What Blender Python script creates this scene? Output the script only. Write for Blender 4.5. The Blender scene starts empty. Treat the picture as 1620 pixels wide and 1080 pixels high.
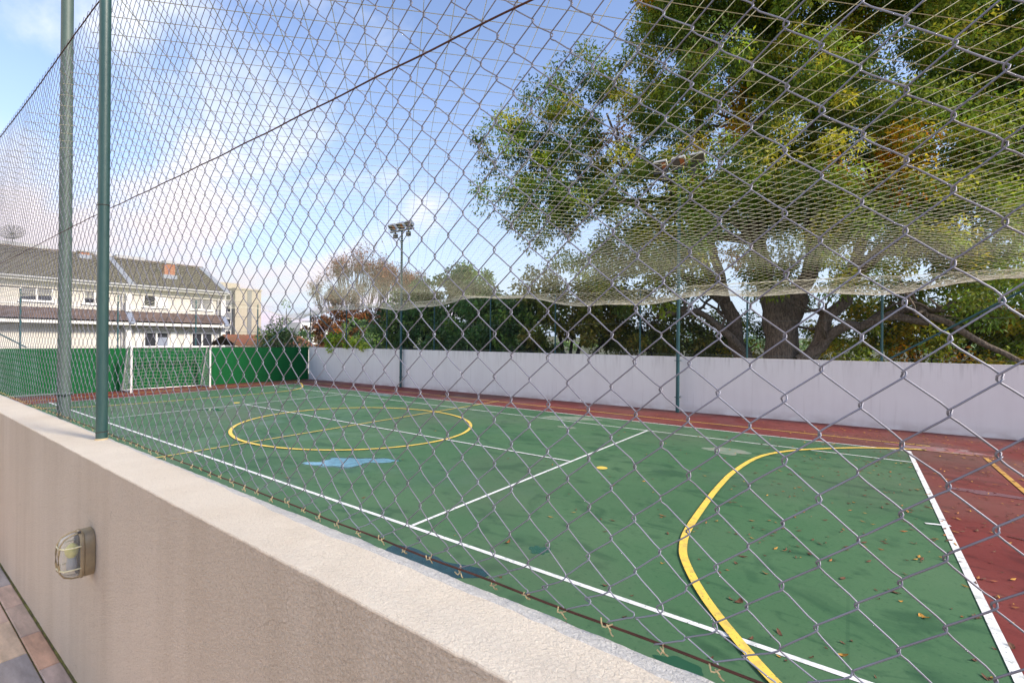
import bpy, math, random
import numpy as np
from mathutils import Vector, Matrix, noise
random.seed(7); RNG = np.random.default_rng(7)
SC = bpy.context.scene; COL = SC.collection
R = math.radians
# ------------------------------------------------------------------ camera
H = 2.3                                            # camera height above the court
CAM = np.array([0.0, 0.0, H])
RIGHT = np.array([0.81255034, 0.58282325, 0.00888854])
UP = np.array([-0.00703169, -0.00544691, 0.99996044])
BACK = np.array([0.58284861, -0.81258070, -0.00032766])
cd = bpy.data.cameras.new('camera'); cam = bpy.data.objects.new('camera', cd); COL.objects.link(cam)
cam.matrix_world = Matrix(((RIGHT[0], UP[0], BACK[0], 0), (RIGHT[1], UP[1], BACK[1], 0), (RIGHT[2], UP[2], BACK[2], H), (0, 0, 0, 1)))
cd.sensor_width = 36; cd.lens = 746 / 1620 * 36; cd.clip_start = 0.02; cd.clip_end = 3000
SC.camera = cam

def at(px, py, z):
    """world point at forward distance z seen at a photo pixel"""
    return CAM + z * ((px - 810) / 746 * RIGHT - (py - 540) / 746 * UP - BACK)

# ------------------------------------------------------------------ world + sun
SUN_AZ = math.atan2(0.16, 1.0)                      # horizontal direction towards the sun, from +X
SUN_EL = R(34)
w = bpy.data.worlds.new('World'); SC.world = w; w.use_nodes = True
N = w.node_tree.nodes; L = w.node_tree.links; N.clear()
def wn(t, **k):
    n = N.new(t)
    for a, b in k.items(): setattr(n, a, b)
    return n
out = wn('ShaderNodeOutputWorld'); bg = wn('ShaderNodeBackground'); L.new(bg.outputs[0], out.inputs[0])
sky = wn('ShaderNodeTexSky'); sky.sky_type = 'NISHITA'; sky.sun_disc = False
sky.sun_elevation = SUN_EL; sky.sun_rotation = math.pi / 2 - SUN_AZ; sky.air_density = 1.0; sky.dust_density = 0.6; sky.ozone_density = 2.0
tc = wn('ShaderNodeTexCoord'); sep = wn('ShaderNodeSeparateXYZ'); L.new(tc.outputs['Generated'], sep.inputs[0])
def m(op, a, b=None, c=None, clamp=False):
    n = wn('ShaderNodeMath', operation=op, use_clamp=clamp)
    for i, v in enumerate((a, b, c)):
        if v is None: continue
        if isinstance(v, (int, float)): n.inputs[i].default_value = v
        else: L.new(v, n.inputs[i])
    return n.outputs[0]
zz = m('ADD', m('MAXIMUM', sep.outputs[2], 0.0), 0.22)
cmb = wn('ShaderNodeCombineXYZ'); L.new(m('DIVIDE', sep.outputs[0], zz), cmb.inputs[0]); L.new(m('DIVIDE', sep.outputs[1], zz), cmb.inputs[1])
mp = wn('ShaderNodeMapping'); L.new(cmb.outputs[0], mp.inputs[0]); mp.inputs['Rotation'].default_value = (0, 0, 0.55); mp.inputs['Scale'].default_value = (1.0, 1.9, 1); mp.inputs['Location'].default_value = (0.35, 0.1, 0)
nz = wn('ShaderNodeTexNoise'); L.new(mp.outputs[0], nz.inputs['Vector']); nz.inputs['Scale'].default_value = 1.05; nz.inputs['Detail'].default_value = 7; nz.inputs['Roughness'].default_value = 0.55; nz.inputs['Distortion'].default_value = 0.35
# clouds are thicker towards -X (west), clear towards +Y/+X
west = m('MULTIPLY_ADD', sep.outputs[0], -0.42, -0.16)
south = m('MULTIPLY_ADD', m('MINIMUM', sep.outputs[1], 0.0), -0.35, m('MULTIPLY', m('MAXIMUM', sep.outputs[1], 0.0), -0.16))  # extra unseen cloud cover towards -Y, added for the fill light
low = m('MULTIPLY', m('SUBTRACT', 0.35, sep.outputs[2], clamp=True), 0.35)
cl = m('ADD', m('ADD', m('ADD', nz.outputs[0], west), south), low)
rmp = wn('ShaderNodeMapRange', interpolation_type='SMOOTHSTEP'); L.new(cl, rmp.inputs[0]); rmp.inputs[1].default_value = 0.60; rmp.inputs[2].default_value = 0.86
cloudcol = wn('ShaderNodeMix', data_type='RGBA')   # white above, faintly mauve low down
L.new(m('MULTIPLY', sep.outputs[2], 2.2, clamp=True), cloudcol.inputs[0])
cloudcol.inputs[6].default_value = (3.6, 3.08, 3.6, 1); cloudcol.inputs[7].default_value = (4.7, 4.75, 4.85, 1)
# unseen clouds behind the viewer, brightened and warmed as added fill light
south_fill = m('MULTIPLY_ADD', m('MAXIMUM', m('MULTIPLY', sep.outputs[1], -1.0), 0.0), 0.95, 1.0)
warm = wn('ShaderNodeMix', data_type='RGBA', blend_type='MULTIPLY'); L.new(m('MULTIPLY', m('MAXIMUM', m('MULTIPLY', sep.outputs[1], -1.0), 0.0), 2.0, clamp=True), warm.inputs[0]); L.new(cloudcol.outputs[2], warm.inputs[6]); warm.inputs[7].default_value = (1.12, 1.03, 0.90, 1)
cloudb = wn('ShaderNodeVectorMath', operation='SCALE'); L.new(warm.outputs[2], cloudb.inputs[0]); L.new(south_fill, cloudb.inputs['Scale'])
haze = wn('ShaderNodeMix', data_type='RGBA')       # pale air towards the horizon
L.new(m('POWER', m('SUBTRACT', 1.0, m('MULTIPLY', sep.outputs[2], 1.5, clamp=True)), 2.2), haze.inputs[0])
skyg = wn('ShaderNodeMix', data_type='RGBA', blend_type='MULTIPLY'); skyg.inputs[0].default_value = 1
L.new(sky.outputs[0], skyg.inputs[6]); skyg.inputs[7].default_value = (1.15, 1.05, 1.08, 1)
L.new(skyg.outputs[2], haze.inputs[6]); haze.inputs[7].default_value = (2.15, 2.6, 3.4, 1)
mixc = wn('ShaderNodeMix', data_type='RGBA'); L.new(rmp.outputs[0], mixc.inputs[0]); L.new(haze.outputs[2], mixc.inputs[6]); L.new(cloudb.outputs[0], mixc.inputs[7])
L.new(mixc.outputs[2], bg.inputs[0]); bg.inputs[1].default_value = 0.10
sl = bpy.data.lights.new('sun', 'SUN'); sun = bpy.data.objects.new('sun', sl); COL.objects.link(sun)
sl.energy = 2.3; sl.angle = R(10); sl.color = (1, 0.9, 0.76)
sd = Vector((math.cos(SUN_AZ) * math.cos(SUN_EL), math.sin(SUN_AZ) * math.cos(SUN_EL), math.sin(SUN_EL)))
sun.rotation_euler = sd.to_track_quat('Z', 'Y').to_euler()
sun.location = (20, 15, 30)
SC.view_settings.view_transform = 'Standard'; SC.view_settings.look = 'None'; SC.view_settings.exposure = 1.5; SC.view_settings.gamma = 1
SC.cycles.max_bounces = 6; SC.cycles.diffuse_bounces = 3; SC.cycles.transparent_max_bounces = 8; SC.cycles.transmission_bounces = 4; SC.cycles.glossy_bounces = 3
SC.cycles.caustics_reflective = False; SC.cycles.caustics_refractive = False

# ------------------------------------------------------------------ materials
MATS = {}
def mat(name, col, rough=0.8, metal=0.0, var=0.0, vscale=3.0, bump=0.0, bscale=60.0, col2=None, stretch=(1, 1, 1), attr=False, transl=0.0, spec=0.5, bdist=0.01, detail=5, roughvar=0.0):
    if name in MATS: return MATS[name]
    M = bpy.data.materials.new(name); M.use_nodes = True
    nt = M.node_tree; n = nt.nodes; l = nt.links
    p = n['Principled BSDF']; p.inputs['Roughness'].default_value = rough; p.inputs['Metallic'].default_value = metal
    p.inputs['Specular IOR Level'].default_value = spec
    p.inputs['Base Color'].default_value = (*col, 1)
    tcn = n.new('ShaderNodeTexCoord'); mpn = n.new('ShaderNodeMapping'); l.new(tcn.outputs['Object'], mpn.inputs[0]); mpn.inputs['Scale'].default_value = stretch
    colout = None
    if attr:
        a = n.new('ShaderNodeAttribute'); a.attribute_name = 'tint'; colout = a.outputs['Color']; l.new(colout, p.inputs['Base Color'])
    if var or col2 is not None:
        t = n.new('ShaderNodeTexNoise'); t.inputs['Scale'].default_value = vscale; t.inputs['Detail'].default_value = detail; t.inputs['Roughness'].default_value = 0.62
        l.new(mpn.outputs[0], t.inputs['Vector'])
        rr = n.new('ShaderNodeMapRange'); l.new(t.outputs[0], rr.inputs[0]); rr.inputs[1].default_value = 0.35; rr.inputs[2].default_value = 0.66
        mx = n.new('ShaderNodeMix'); mx.data_type = 'RGBA'; l.new(rr.outputs[0], mx.inputs[0])
        c2 = col2 if col2 is not None else tuple(c * (1 - var) for c in col)
        mx.inputs[6].default_value = (*col, 1); mx.inputs[7].default_value = (*c2, 1)
        if attr:
            mx.blend_type = 'MULTIPLY'; mx.inputs[6].default_value = (1, 1, 1, 1); l.new(colout, mx.inputs[6])
            mx.inputs[7].default_value = (1 - var, 1 - var, 1 - var, 1)
        l.new(mx.outputs[2], p.inputs['Base Color']); colout = mx.outputs[2]
        if roughvar:
            r2 = n.new('ShaderNodeMapRange'); l.new(t.outputs[0], r2.inputs[0]); r2.inputs[1].default_value = 0.35; r2.inputs[2].default_value = 0.7
            r2.inputs[3].default_value = rough; r2.inputs[4].default_value = rough - roughvar; l.new(r2.outputs[0], p.inputs['Roughness'])
    if bump:
        t = n.new('ShaderNodeTexNoise'); t.inputs['Scale'].default_value = bscale; t.inputs['Detail'].default_value = 4; l.new(tcn.outputs['Object'], t.inputs['Vector'])
        b = n.new('ShaderNodeBump'); b.inputs['Strength'].default_value = bump; b.inputs['Distance'].default_value = bdist; l.new(t.outputs[0], b.inputs['Height']); l.new(b.outputs[0], p.inputs['Normal'])
    if transl:
        tr = n.new('ShaderNodeBsdfTranslucent'); ms = n.new('ShaderNodeMixShader'); ms.inputs[0].default_value = transl
        if colout is not None: l.new(colout, tr.inputs[0])
        else: tr.inputs[0].default_value = (*col, 1)
        l.new(p.outputs[0], ms.inputs[1]); l.new(tr.outputs[0], ms.inputs[2]); l.new(ms.outputs[0], n['Material Output'].inputs[0])
    MATS[name] = M
    return M

def nodes_of(M):
    nt = M.node_tree; return nt.nodes, nt.links, nt.nodes['Principled BSDF']
def mixcol(n, l, fac, a, b, blend='MIX'):
    x = n.new('ShaderNodeMix'); x.data_type = 'RGBA'; x.blend_type = blend
    for s, v in ((0, fac), (6, a), (7, b)):
        if isinstance(v, tuple): x.inputs[s].default_value = (*v, 1)
        elif isinstance(v, (int, float)): x.inputs[s].default_value = v
        else: l.new(v, x.inputs[s])
    return x.outputs[2]
def noise_mask(n, l, scale, lo, hi, stretch=(1, 1, 1), detail=5, loc=(0, 0, 0), dist=0.0):
    t0 = n.new('ShaderNodeTexCoord'); mp_ = n.new('ShaderNodeMapping'); mp_.inputs['Scale'].default_value = stretch; mp_.inputs['Location'].default_value = loc
    l.new(t0.outputs['Object'], mp_.inputs[0])
    t = n.new('ShaderNodeTexNoise'); t.inputs['Scale'].default_value = scale; t.inputs['Detail'].default_value = detail; t.inputs['Distortion'].default_value = dist; l.new(mp_.outputs[0], t.inputs['Vector'])
    r = n.new('ShaderNodeMapRange'); l.new(t.outputs[0], r.inputs[0]); r.inputs[1].default_value = lo; r.inputs[2].default_value = hi
    return r.outputs[0]
def mul(n, l, a, b):
    x = n.new('ShaderNodeMath'); x.operation = 'MULTIPLY'
    for i, v in enumerate((a, b)):
        if isinstance(v, (int, float)): x.inputs[i].default_value = v
        else: l.new(v, x.inputs[i])
    return x.outputs[0]

def court_paint(name, base, pale, dark, rough=0.5):
    M = mat(name, base, rough, spec=0.10); n, l, p = nodes_of(M)
    c = mixcol(n, l, noise_mask(n, l, 0.45, 0.35, 0.7), base, pale)
    # repaired rectangles of slightly different paint, faint roller bands, tide marks of dried puddles
    tb = n.new('ShaderNodeTexCoord'); bk = n.new('ShaderNodeTexBrick'); l.new(tb.outputs['Object'], bk.inputs['Vector']); bk.inputs['Scale'].default_value = 0.31; bk.inputs['Mortar Size'].default_value = 0.004; bk.inputs['Brick Width'].default_value = 1.3; bk.inputs['Row Height'].default_value = 0.9
    bk.inputs['Color1'].default_value = (0, 0, 0, 1); bk.inputs['Color2'].default_value = (1, 1, 1, 1); bk.inputs['Mortar'].default_value = (1, 1, 1, 1)
    c = mixcol(n, l, mul(n, l, mul(n, l, bk.outputs['Color'], noise_mask(n, l, 0.35, 0.45, 0.6, loc=(9, 9, 0))), 0.30), c, dark)
    ring = noise_mask(n, l, 0.9, 0.0, 1.0, loc=(2, 8, 0), detail=3, dist=0.6)
    rg = n.new('ShaderNodeMath'); rg.operation = 'PINGPONG'; l.new(ring, rg.inputs[0]); rg.inputs[1].default_value = 0.09
    rm = n.new('ShaderNodeMapRange'); l.new(rg.outputs[0], rm.inputs[0]); rm.inputs[1].default_value = 0.0; rm.inputs[2].default_value = 0.006; rm.inputs[3].default_value = 1; rm.inputs[4].default_value = 0
    c = mixcol(n, l, mul(n, l, mul(n, l, rm.outputs[0], noise_mask(n, l, 0.5, 0.5, 0.62, loc=(4, 0, 0))), 0.45), c, dark)
    c = mixcol(n, l, mul(n, l, noise_mask(n, l, 2.4, 0.62, 0.68, (0.5, 1.6, 1), loc=(1, 4, 0), dist=1.5), 0.4), c, dark)
    c = mixcol(n, l, mul(n, l, noise_mask(n, l, 14, 0.58, 0.7, loc=(1, 2, 0), detail=9), 0.3), c, pale)
    c = mixcol(n, l, mul(n, l, noise_mask(n, l, 1.1, 0.56, 0.66, (0.8, 1.1, 1), loc=(3, 1, 0), dist=1.6), 0.5), c, dark)
    c = mixcol(n, l, mul(n, l, noise_mask(n, l, 3.0, 0.60, 0.68, loc=(7, 2, 0), detail=8), 0.35), c, dark)
    c = mixcol(n, l, mul(n, l, noise_mask(n, l, 60, 0.3, 0.7), 0.16), c, dark)
    c = mixcol(n, l, mul(n, l, noise_mask(n, l, 0.22, 0.48, 0.66, loc=(5, 1, 0), detail=9), 0.35), c, (0.12, 0.12, 0.095))
    c = mixcol(n, l, mul(n, l, noise_mask(n, l, 22, 0.60, 0.70, loc=(6, 1, 0), detail=8), 0.40), c, dark)
    l.new(c, p.inputs['Base Color'])
    w_ = noise_mask(n, l, 0.7, 0.50, 0.62, loc=(11, 5, 0), detail=6)
    r = n.new('ShaderNodeMapRange'); l.new(w_, r.inputs[0]); r.inputs[3].default_value = rough; r.inputs[4].default_value = rough - 0.2; l.new(r.outputs[0], p.inputs['Roughness'])
    t0 = n.new('ShaderNodeTexCoord'); t = n.new('ShaderNodeTexNoise'); t.inputs['Scale'].default_value = 180; l.new(t0.outputs['Object'], t.inputs['Vector'])
    b = n.new('ShaderNodeBump'); b.inputs['Strength'].default_value = 0.15; b.inputs['Distance'].default_value = 0.002; l.new(t.outputs[0], b.inputs['Height']); l.new(b.outputs[0], p.inputs['Normal'])
    return M
M_green = court_paint('green_court_paint', (0.060, 0.140, 0.066), (0.090, 0.165, 0.086), (0.020, 0.062, 0.034), 0.62)
M_red = court_paint('red_court_paint', (0.165, 0.034, 0.030), (0.20, 0.060, 0.052), (0.055, 0.017, 0.017), 0.62)
def line_paint(name, col, worn):
    M = mat(name, col, 0.55); n, l, p = nodes_of(M)
    c = mixcol(n, l, mul(n, l, noise_mask(n, l, 9, 0.52, 0.64, detail=9), 0.75), col, worn); c = mixcol(n, l, mul(n, l, noise_mask(n, l, 1.7, 0.5, 0.7, loc=(4, 2, 0)), 0.5), c, worn)
    c = mixcol(n, l, mul(n, l, noise_mask(n, l, 38, 0.62, 0.68, detail=6, loc=(1, 7, 0)), 0.7), c, (0.06, 0.10, 0.06)); l.new(c, p.inputs['Base Color']); return M
M_white = line_paint('white_line_paint', (0.74, 0.74, 0.74), (0.42, 0.45, 0.42))
M_yellow = line_paint('yellow_line_paint', (0.82, 0.56, 0.085), (0.50, 0.38, 0.10))

def stucco(name, base, dirt, bump, bscale, streak=0.5, bd=0.004):
    M = mat(name, base, 0.9, spec=0.25); n, l, p = nodes_of(M)
    c = mixcol(n, l, mul(n, l, noise_mask(n, l, 2.2, 0.42, 0.72, (2.6, 2.6, 0.22)), streak), base, dirt)
    c = mixcol(n, l, mul(n, l, noise_mask(n, l, 1.3, 0.45, 0.75, loc=(5, 5, 2)), 0.35), c, dirt)
    c = mixcol(n, l, mul(n, l, noise_mask(n, l, 330, 0.42, 0.6, detail=2), 0.16), c, dirt)
    if bscale > 90:      # pits and worm marks of the trowelled render
        pit = tuple(q * 0.55 for q in dirt)
        c = mixcol(n, l, mul(n, l, noise_mask(n, l, 170, 0.56, 0.68, detail=3, dist=1.5), 0.34 if name.startswith('beige') else 0.22), c, pit)
        c = mixcol(n, l, mul(n, l, noise_mask(n, l, 95, 0.62, 0.70, (1, 1, 1), detail=2, loc=(3, 3, 3), dist=2.5), 0.30), c, pit)
        c = mixcol(n, l, mul(n, l, noise_mask(n, l, 260, 0.55, 0.7, detail=2, loc=(8, 3, 3)), 0.30), c, tuple(min(.85, q * 1.25) for q in base))
        vo = n.new('ShaderNodeTexVoronoi'); vo.feature = 'DISTANCE_TO_EDGE'; vo.inputs['Scale'].default_value = 1.1; tv = n.new('ShaderNodeTexCoord'); tn = n.new('ShaderNodeTexNoise'); tn.inputs['Scale'].default_value = 5; l.new(tv.outputs['Object'], tn.inputs['Vector'])
        vm = n.new('ShaderNodeMix'); vm.data_type = 'RGBA'; vm.blend_type = 'ADD'; vm.inputs[0].default_value = 0.35; l.new(tv.outputs['Object'], vm.inputs[6]); l.new(tn.outputs['Color'], vm.inputs[7]); l.new(vm.outputs[2], vo.inputs['Vector'])
        cr = n.new('ShaderNodeMapRange'); l.new(vo.outputs['Distance'], cr.inputs[0]); cr.inputs[1].default_value = 0.0; cr.inputs[2].default_value = 0.0022; cr.inputs[3].default_value = 1; cr.inputs[4].default_value = 0
        c = mixcol(n, l, mul(n, l, mul(n, l, cr.outputs[0], noise_mask(n, l, 2.0, 0.52, 0.60, loc=(2, 6, 1))), 0.35), c, pit)
    if name == 'white_painted_wall':
        c = mixcol(n, l, mul(n, l, noise_mask(n, l, 5.0, 0.60, 0.72, (2.2, 2.2, 0.10), loc=(1, 0, 0)), 0.16), c, (0.36, 0.34, 0.33))
        tz = n.new('ShaderNodeTexCoord'); sz_ = n.new('ShaderNodeSeparateXYZ'); l.new(tz.outputs['Object'], sz_.inputs[0])
        zr = n.new('ShaderNodeMapRange'); l.new(sz_.outputs[2], zr.inputs[0]); zr.inputs[1].default_value = 0.28; zr.inputs[2].default_value = 0.0
        c = mixcol(n, l, mul(n, l, mul(n, l, zr.outputs[0], noise_mask(n, l, 2.5, 0.35, 0.6, (1, 1, 2))), 0.45), c, (0.34, 0.26, 0.24))
        zt3 = n.new('ShaderNodeMapRange'); l.new(sz_.outputs[2], zt3.inputs[0]); zt3.inputs[1].default_value = 1.35; zt3.inputs[2].default_value = 1.85
        c = mixcol(n, l, mul(n, l, mul(n, l, zt3.outputs[0], noise_mask(n, l, 6, 0.5, 0.68, (2, 2, 0.15), loc=(3, 3, 3))), 0.4), c, (0.30, 0.29, 0.28))
    l.new(c, p.inputs['Base Color'])
    t0 = n.new('ShaderNodeTexCoord'); t = n.new('ShaderNodeTexNoise'); t.inputs['Scale'].default_value = bscale; t.inputs['Detail'].default_value = 5; t.inputs['Roughness'].default_value = 0.6; t.inputs['Distortion'].default_value = 0.9; l.new(t0.outputs['Object'], t.inputs['Vector'])
    b = n.new('ShaderNodeBump'); b.inputs['Strength'].default_value = bump; b.inputs['Distance'].default_value = bd; l.new(t.outputs[0], b.inputs['Height']); l.new(b.outputs[0], p.inputs['Normal'])
    return M
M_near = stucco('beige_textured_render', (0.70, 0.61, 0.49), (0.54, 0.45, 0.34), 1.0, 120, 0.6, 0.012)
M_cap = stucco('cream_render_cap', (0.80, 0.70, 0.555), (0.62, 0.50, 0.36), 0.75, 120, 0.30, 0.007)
M_capwhite = stucco('white_plaster_edge', (0.66, 0.635, 0.58), (0.55, 0.52, 0.46), 1.0, 95, 0.2, 0.008)
M_far = stucco('white_painted_wall', (0.74, 0.745, 0.745), (0.64, 0.63, 0.63), 0.2, 25, 0.3)
M_gwall = stucco('green_painted_wall', (0.003, 0.085, 0.022), (0.002, 0.060, 0.016), 0.2, 25, 0.5)
M_wire = mat('galvanised_wire', (0.25, 0.26, 0.32), 0.52, 0.45, col2=(0.18, 0.17, 0.20), vscale=5, detail=9)
M_wireend = mat('cream_dipped_wire_end', (0.55, 0.42, 0.22), 0.6)
M_rust = mat('rusty_wire', (0.10, 0.035, 0.022), 0.7, 0.3, var=0.4, vscale=25)
M_dwire = mat('dark_coated_wire', (0.11, 0.13, 0.12), 0.6, 0.2)
M_pole = mat('green_painted_steel', (0.022, 0.070, 0.066), 0.45, 0.0, col2=(0.042, 0.092, 0.080), vscale=7, stretch=(3, 3, 0.5), bump=0.1, bscale=30)
M_pole2 = mat('weathered_green_steel', (0.070, 0.105, 0.085), 0.55, 0.0, col2=(0.05, 0.082, 0.072), vscale=6, stretch=(3, 3, 0.6), bump=0.1, bscale=30)
M_fpole = mat('teal_painted_steel', (0.018, 0.085, 0.095), 0.5, var=0.25, vscale=5)
M_rope = mat('cream_net_cord', (0.80, 0.75, 0.54), 0.85)
M_hem = mat('cream_net_hem', (0.60, 0.57, 0.46), 0.9)
M_goal = mat('white_goal_paint', (0.72, 0.68, 0.66), 0.5, var=0.15, vscale=5)
M_grey = mat('grey_aluminium', (0.50, 0.50, 0.50), 0.5, 0.2)
M_dark = mat('dark_metal', (0.06, 0.06, 0.065), 0.6, 0.2)
M_lens = mat('floodlight_glass', (0.10, 0.09, 0.085), 0.15, 0.0)
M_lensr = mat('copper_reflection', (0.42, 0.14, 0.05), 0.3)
M_wallw = stucco('cream_house_render', (0.60, 0.57, 0.51), (0.48, 0.44, 0.38), 0.1, 8, 0.35)
M_trimw = mat('white_trim', (0.78, 0.76, 0.72), 0.7, var=0.1)
M_shadew = mat('grey_render', (0.42, 0.42, 0.44), 0.85, var=0.15)
M_glass = mat('window_glass', (0.03, 0.032, 0.04), 0.08)
M_shut = mat('grey_shutter', (0.20, 0.20, 0.20), 0.7, var=0.2, vscale=6)
M_curtain = mat('orange_curtain', (0.20, 0.06, 0.03), 0.9)
M_tile = mat('weathered_roof_tiles', (0.017, 0.0115, 0.011), 0.95, col2=(0.036, 0.026, 0.024), vscale=2.2, detail=8)
M_tile2 = mat('awning_roof_tiles', (0.075, 0.052, 0.046), 0.9, col2=(0.14, 0.10, 0.088), vscale=2.2, detail=8)
M_tred = mat('red_roof_tiles', (0.22, 0.07, 0.045), 0.9, col2=(0.13, 0.085, 0.04), vscale=1.5, detail=8)
M_brick = mat('orange_brick', (0.34, 0.10, 0.045), 0.9, var=0.2, vscale=6)
M_flash = mat('blue_grey_flashing', (0.22, 0.25, 0.32), 0.6, 0.2)
M_apt = stucco('beige_apartment_render', (0.42, 0.37, 0.29), (0.33, 0.29, 0.22), 0.1, 6, 0.3)
M_aptg = mat('grey_apartment_side', (0.20, 0.21, 0.23), 0.8, var=0.25, vscale=2)
M_bark = mat('furrowed_bark', (0.19, 0.145, 0.11), 0.95, col2=(0.060, 0.046, 0.036), vscale=7, stretch=(3, 3, 0.6), bump=0.9, bscale=9, bdist=0.08)
M_darkbark = mat('dark_bark', (0.045, 0.036, 0.03), 0.95, var=0.4, vscale=5, bump=0.6, bscale=10, bdist=0.05)
M_palebark = mat('pale_bark', (0.13, 0.10, 0.085), 0.95, var=0.3, vscale=5)
M_leaf = mat('tree_foliage', (0.06, 0.09, 0.02), 0.55, attr=True, transl=0.5, spec=0.25)
M_dleaf = mat('dense_foliage', (0.04, 0.07, 0.02), 0.5, attr=True, transl=0.22, spec=0.35)
M_fallen = mat('fallen_leaf_brown', (0.13, 0.055, 0.025), 0.8, var=0.3, vscale=40)
M_fallen2 = mat('fallen_leaf_yellow', (0.50, 0.25, 0.035), 0.75, var=0.3, vscale=40)
M_fallen3 = mat('fallen_leaf_orange', (0.36, 0.13, 0.03), 0.75, var=0.3, vscale=40)
M_ground = mat('earth_ground', (0.10, 0.085, 0.05), 0.95, col2=(0.05, 0.075, 0.025), vscale=0.3, detail=8)
M_slab = mat('sandstone_slab', (0.4, 0.3, 0.25), 0.75, attr=True, var=0.45, vscale=4.5, bump=0.5, bscale=22, stretch=(0.7, 3, 1), detail=9, roughvar=0.2)
M_joint = mat('mossy_joint', (0.09, 0.07, 0.04), 0.95, col2=(0.17, 0.17, 0.03), vscale=22, bump=0.8, bscale=120)
M_moss = mat('green_moss', (0.17, 0.17, 0.03), 0.95, col2=(0.05, 0.04, 0.02), vscale=18, bump=1.0, bscale=200)
M_amber = mat('aged_brass_plastic', (0.34, 0.27, 0.15), 0.38, 0.15, col2=(0.24, 0.19, 0.12), vscale=14)
M_ivory = mat('ivory_guard', (0.62, 0.58, 0.36), 0.35)
M_bulb = mat('yellowed_bulb', (0.62, 0.60, 0.22), 0.3)
M_sock = mat('grey_socket', (0.35, 0.37, 0.42), 0.4)
M_clear = mat('clear_glass', (0.8, 0.8, 0.78), 0.08)
def _cg():
    n, l, p = nodes_of(M_clear); tr = n.new('ShaderNodeBsdfTransparent'); tr.inputs[0].default_value = (0.90, 0.90, 0.84, 1); ms = n.new('ShaderNodeMixShader'); fr = n.new('ShaderNodeLayerWeight'); fr.inputs[0].default_value = 0.35
    mr = n.new('ShaderNodeMapRange'); l.new(fr.outputs['Facing'], mr.inputs[0]); mr.inputs[3].default_value = 0.78; mr.inputs[4].default_value = 0.25
    mr.inputs[3].default_value = 0.88; mr.inputs[4].default_value = 0.35
    l.new(mr.outputs[0], ms.inputs[0]); l.new(p.outputs[0], ms.inputs[1]); l.new(tr.outputs[0], ms.inputs[2]); l.new(ms.outputs[0], n['Material Output'].inputs[0])
_cg()
M_water = mat('puddle_water', (0.07, 0.17, 0.20), 0.03, spec=0.9); nodes_of(M_water)[2].inputs['IOR'].default_value = 1.5
M_wet = mat('wet_court_patch', (0.022, 0.085, 0.05), 0.10, spec=0.6)
M_wetred = mat('wet_red_patch', (0.13, 0.028, 0.028), 0.12, spec=0.6)
M_silt = mat('dried_silt_patch', (0.22, 0.22, 0.18), 0.9, col2=(0.10, 0.19, 0.12), vscale=5, detail=8)
M_vine = mat('bright_vine_leaves', (0.25, 0.38, 0.03), 0.5, attr=True, transl=0.4)

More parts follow.
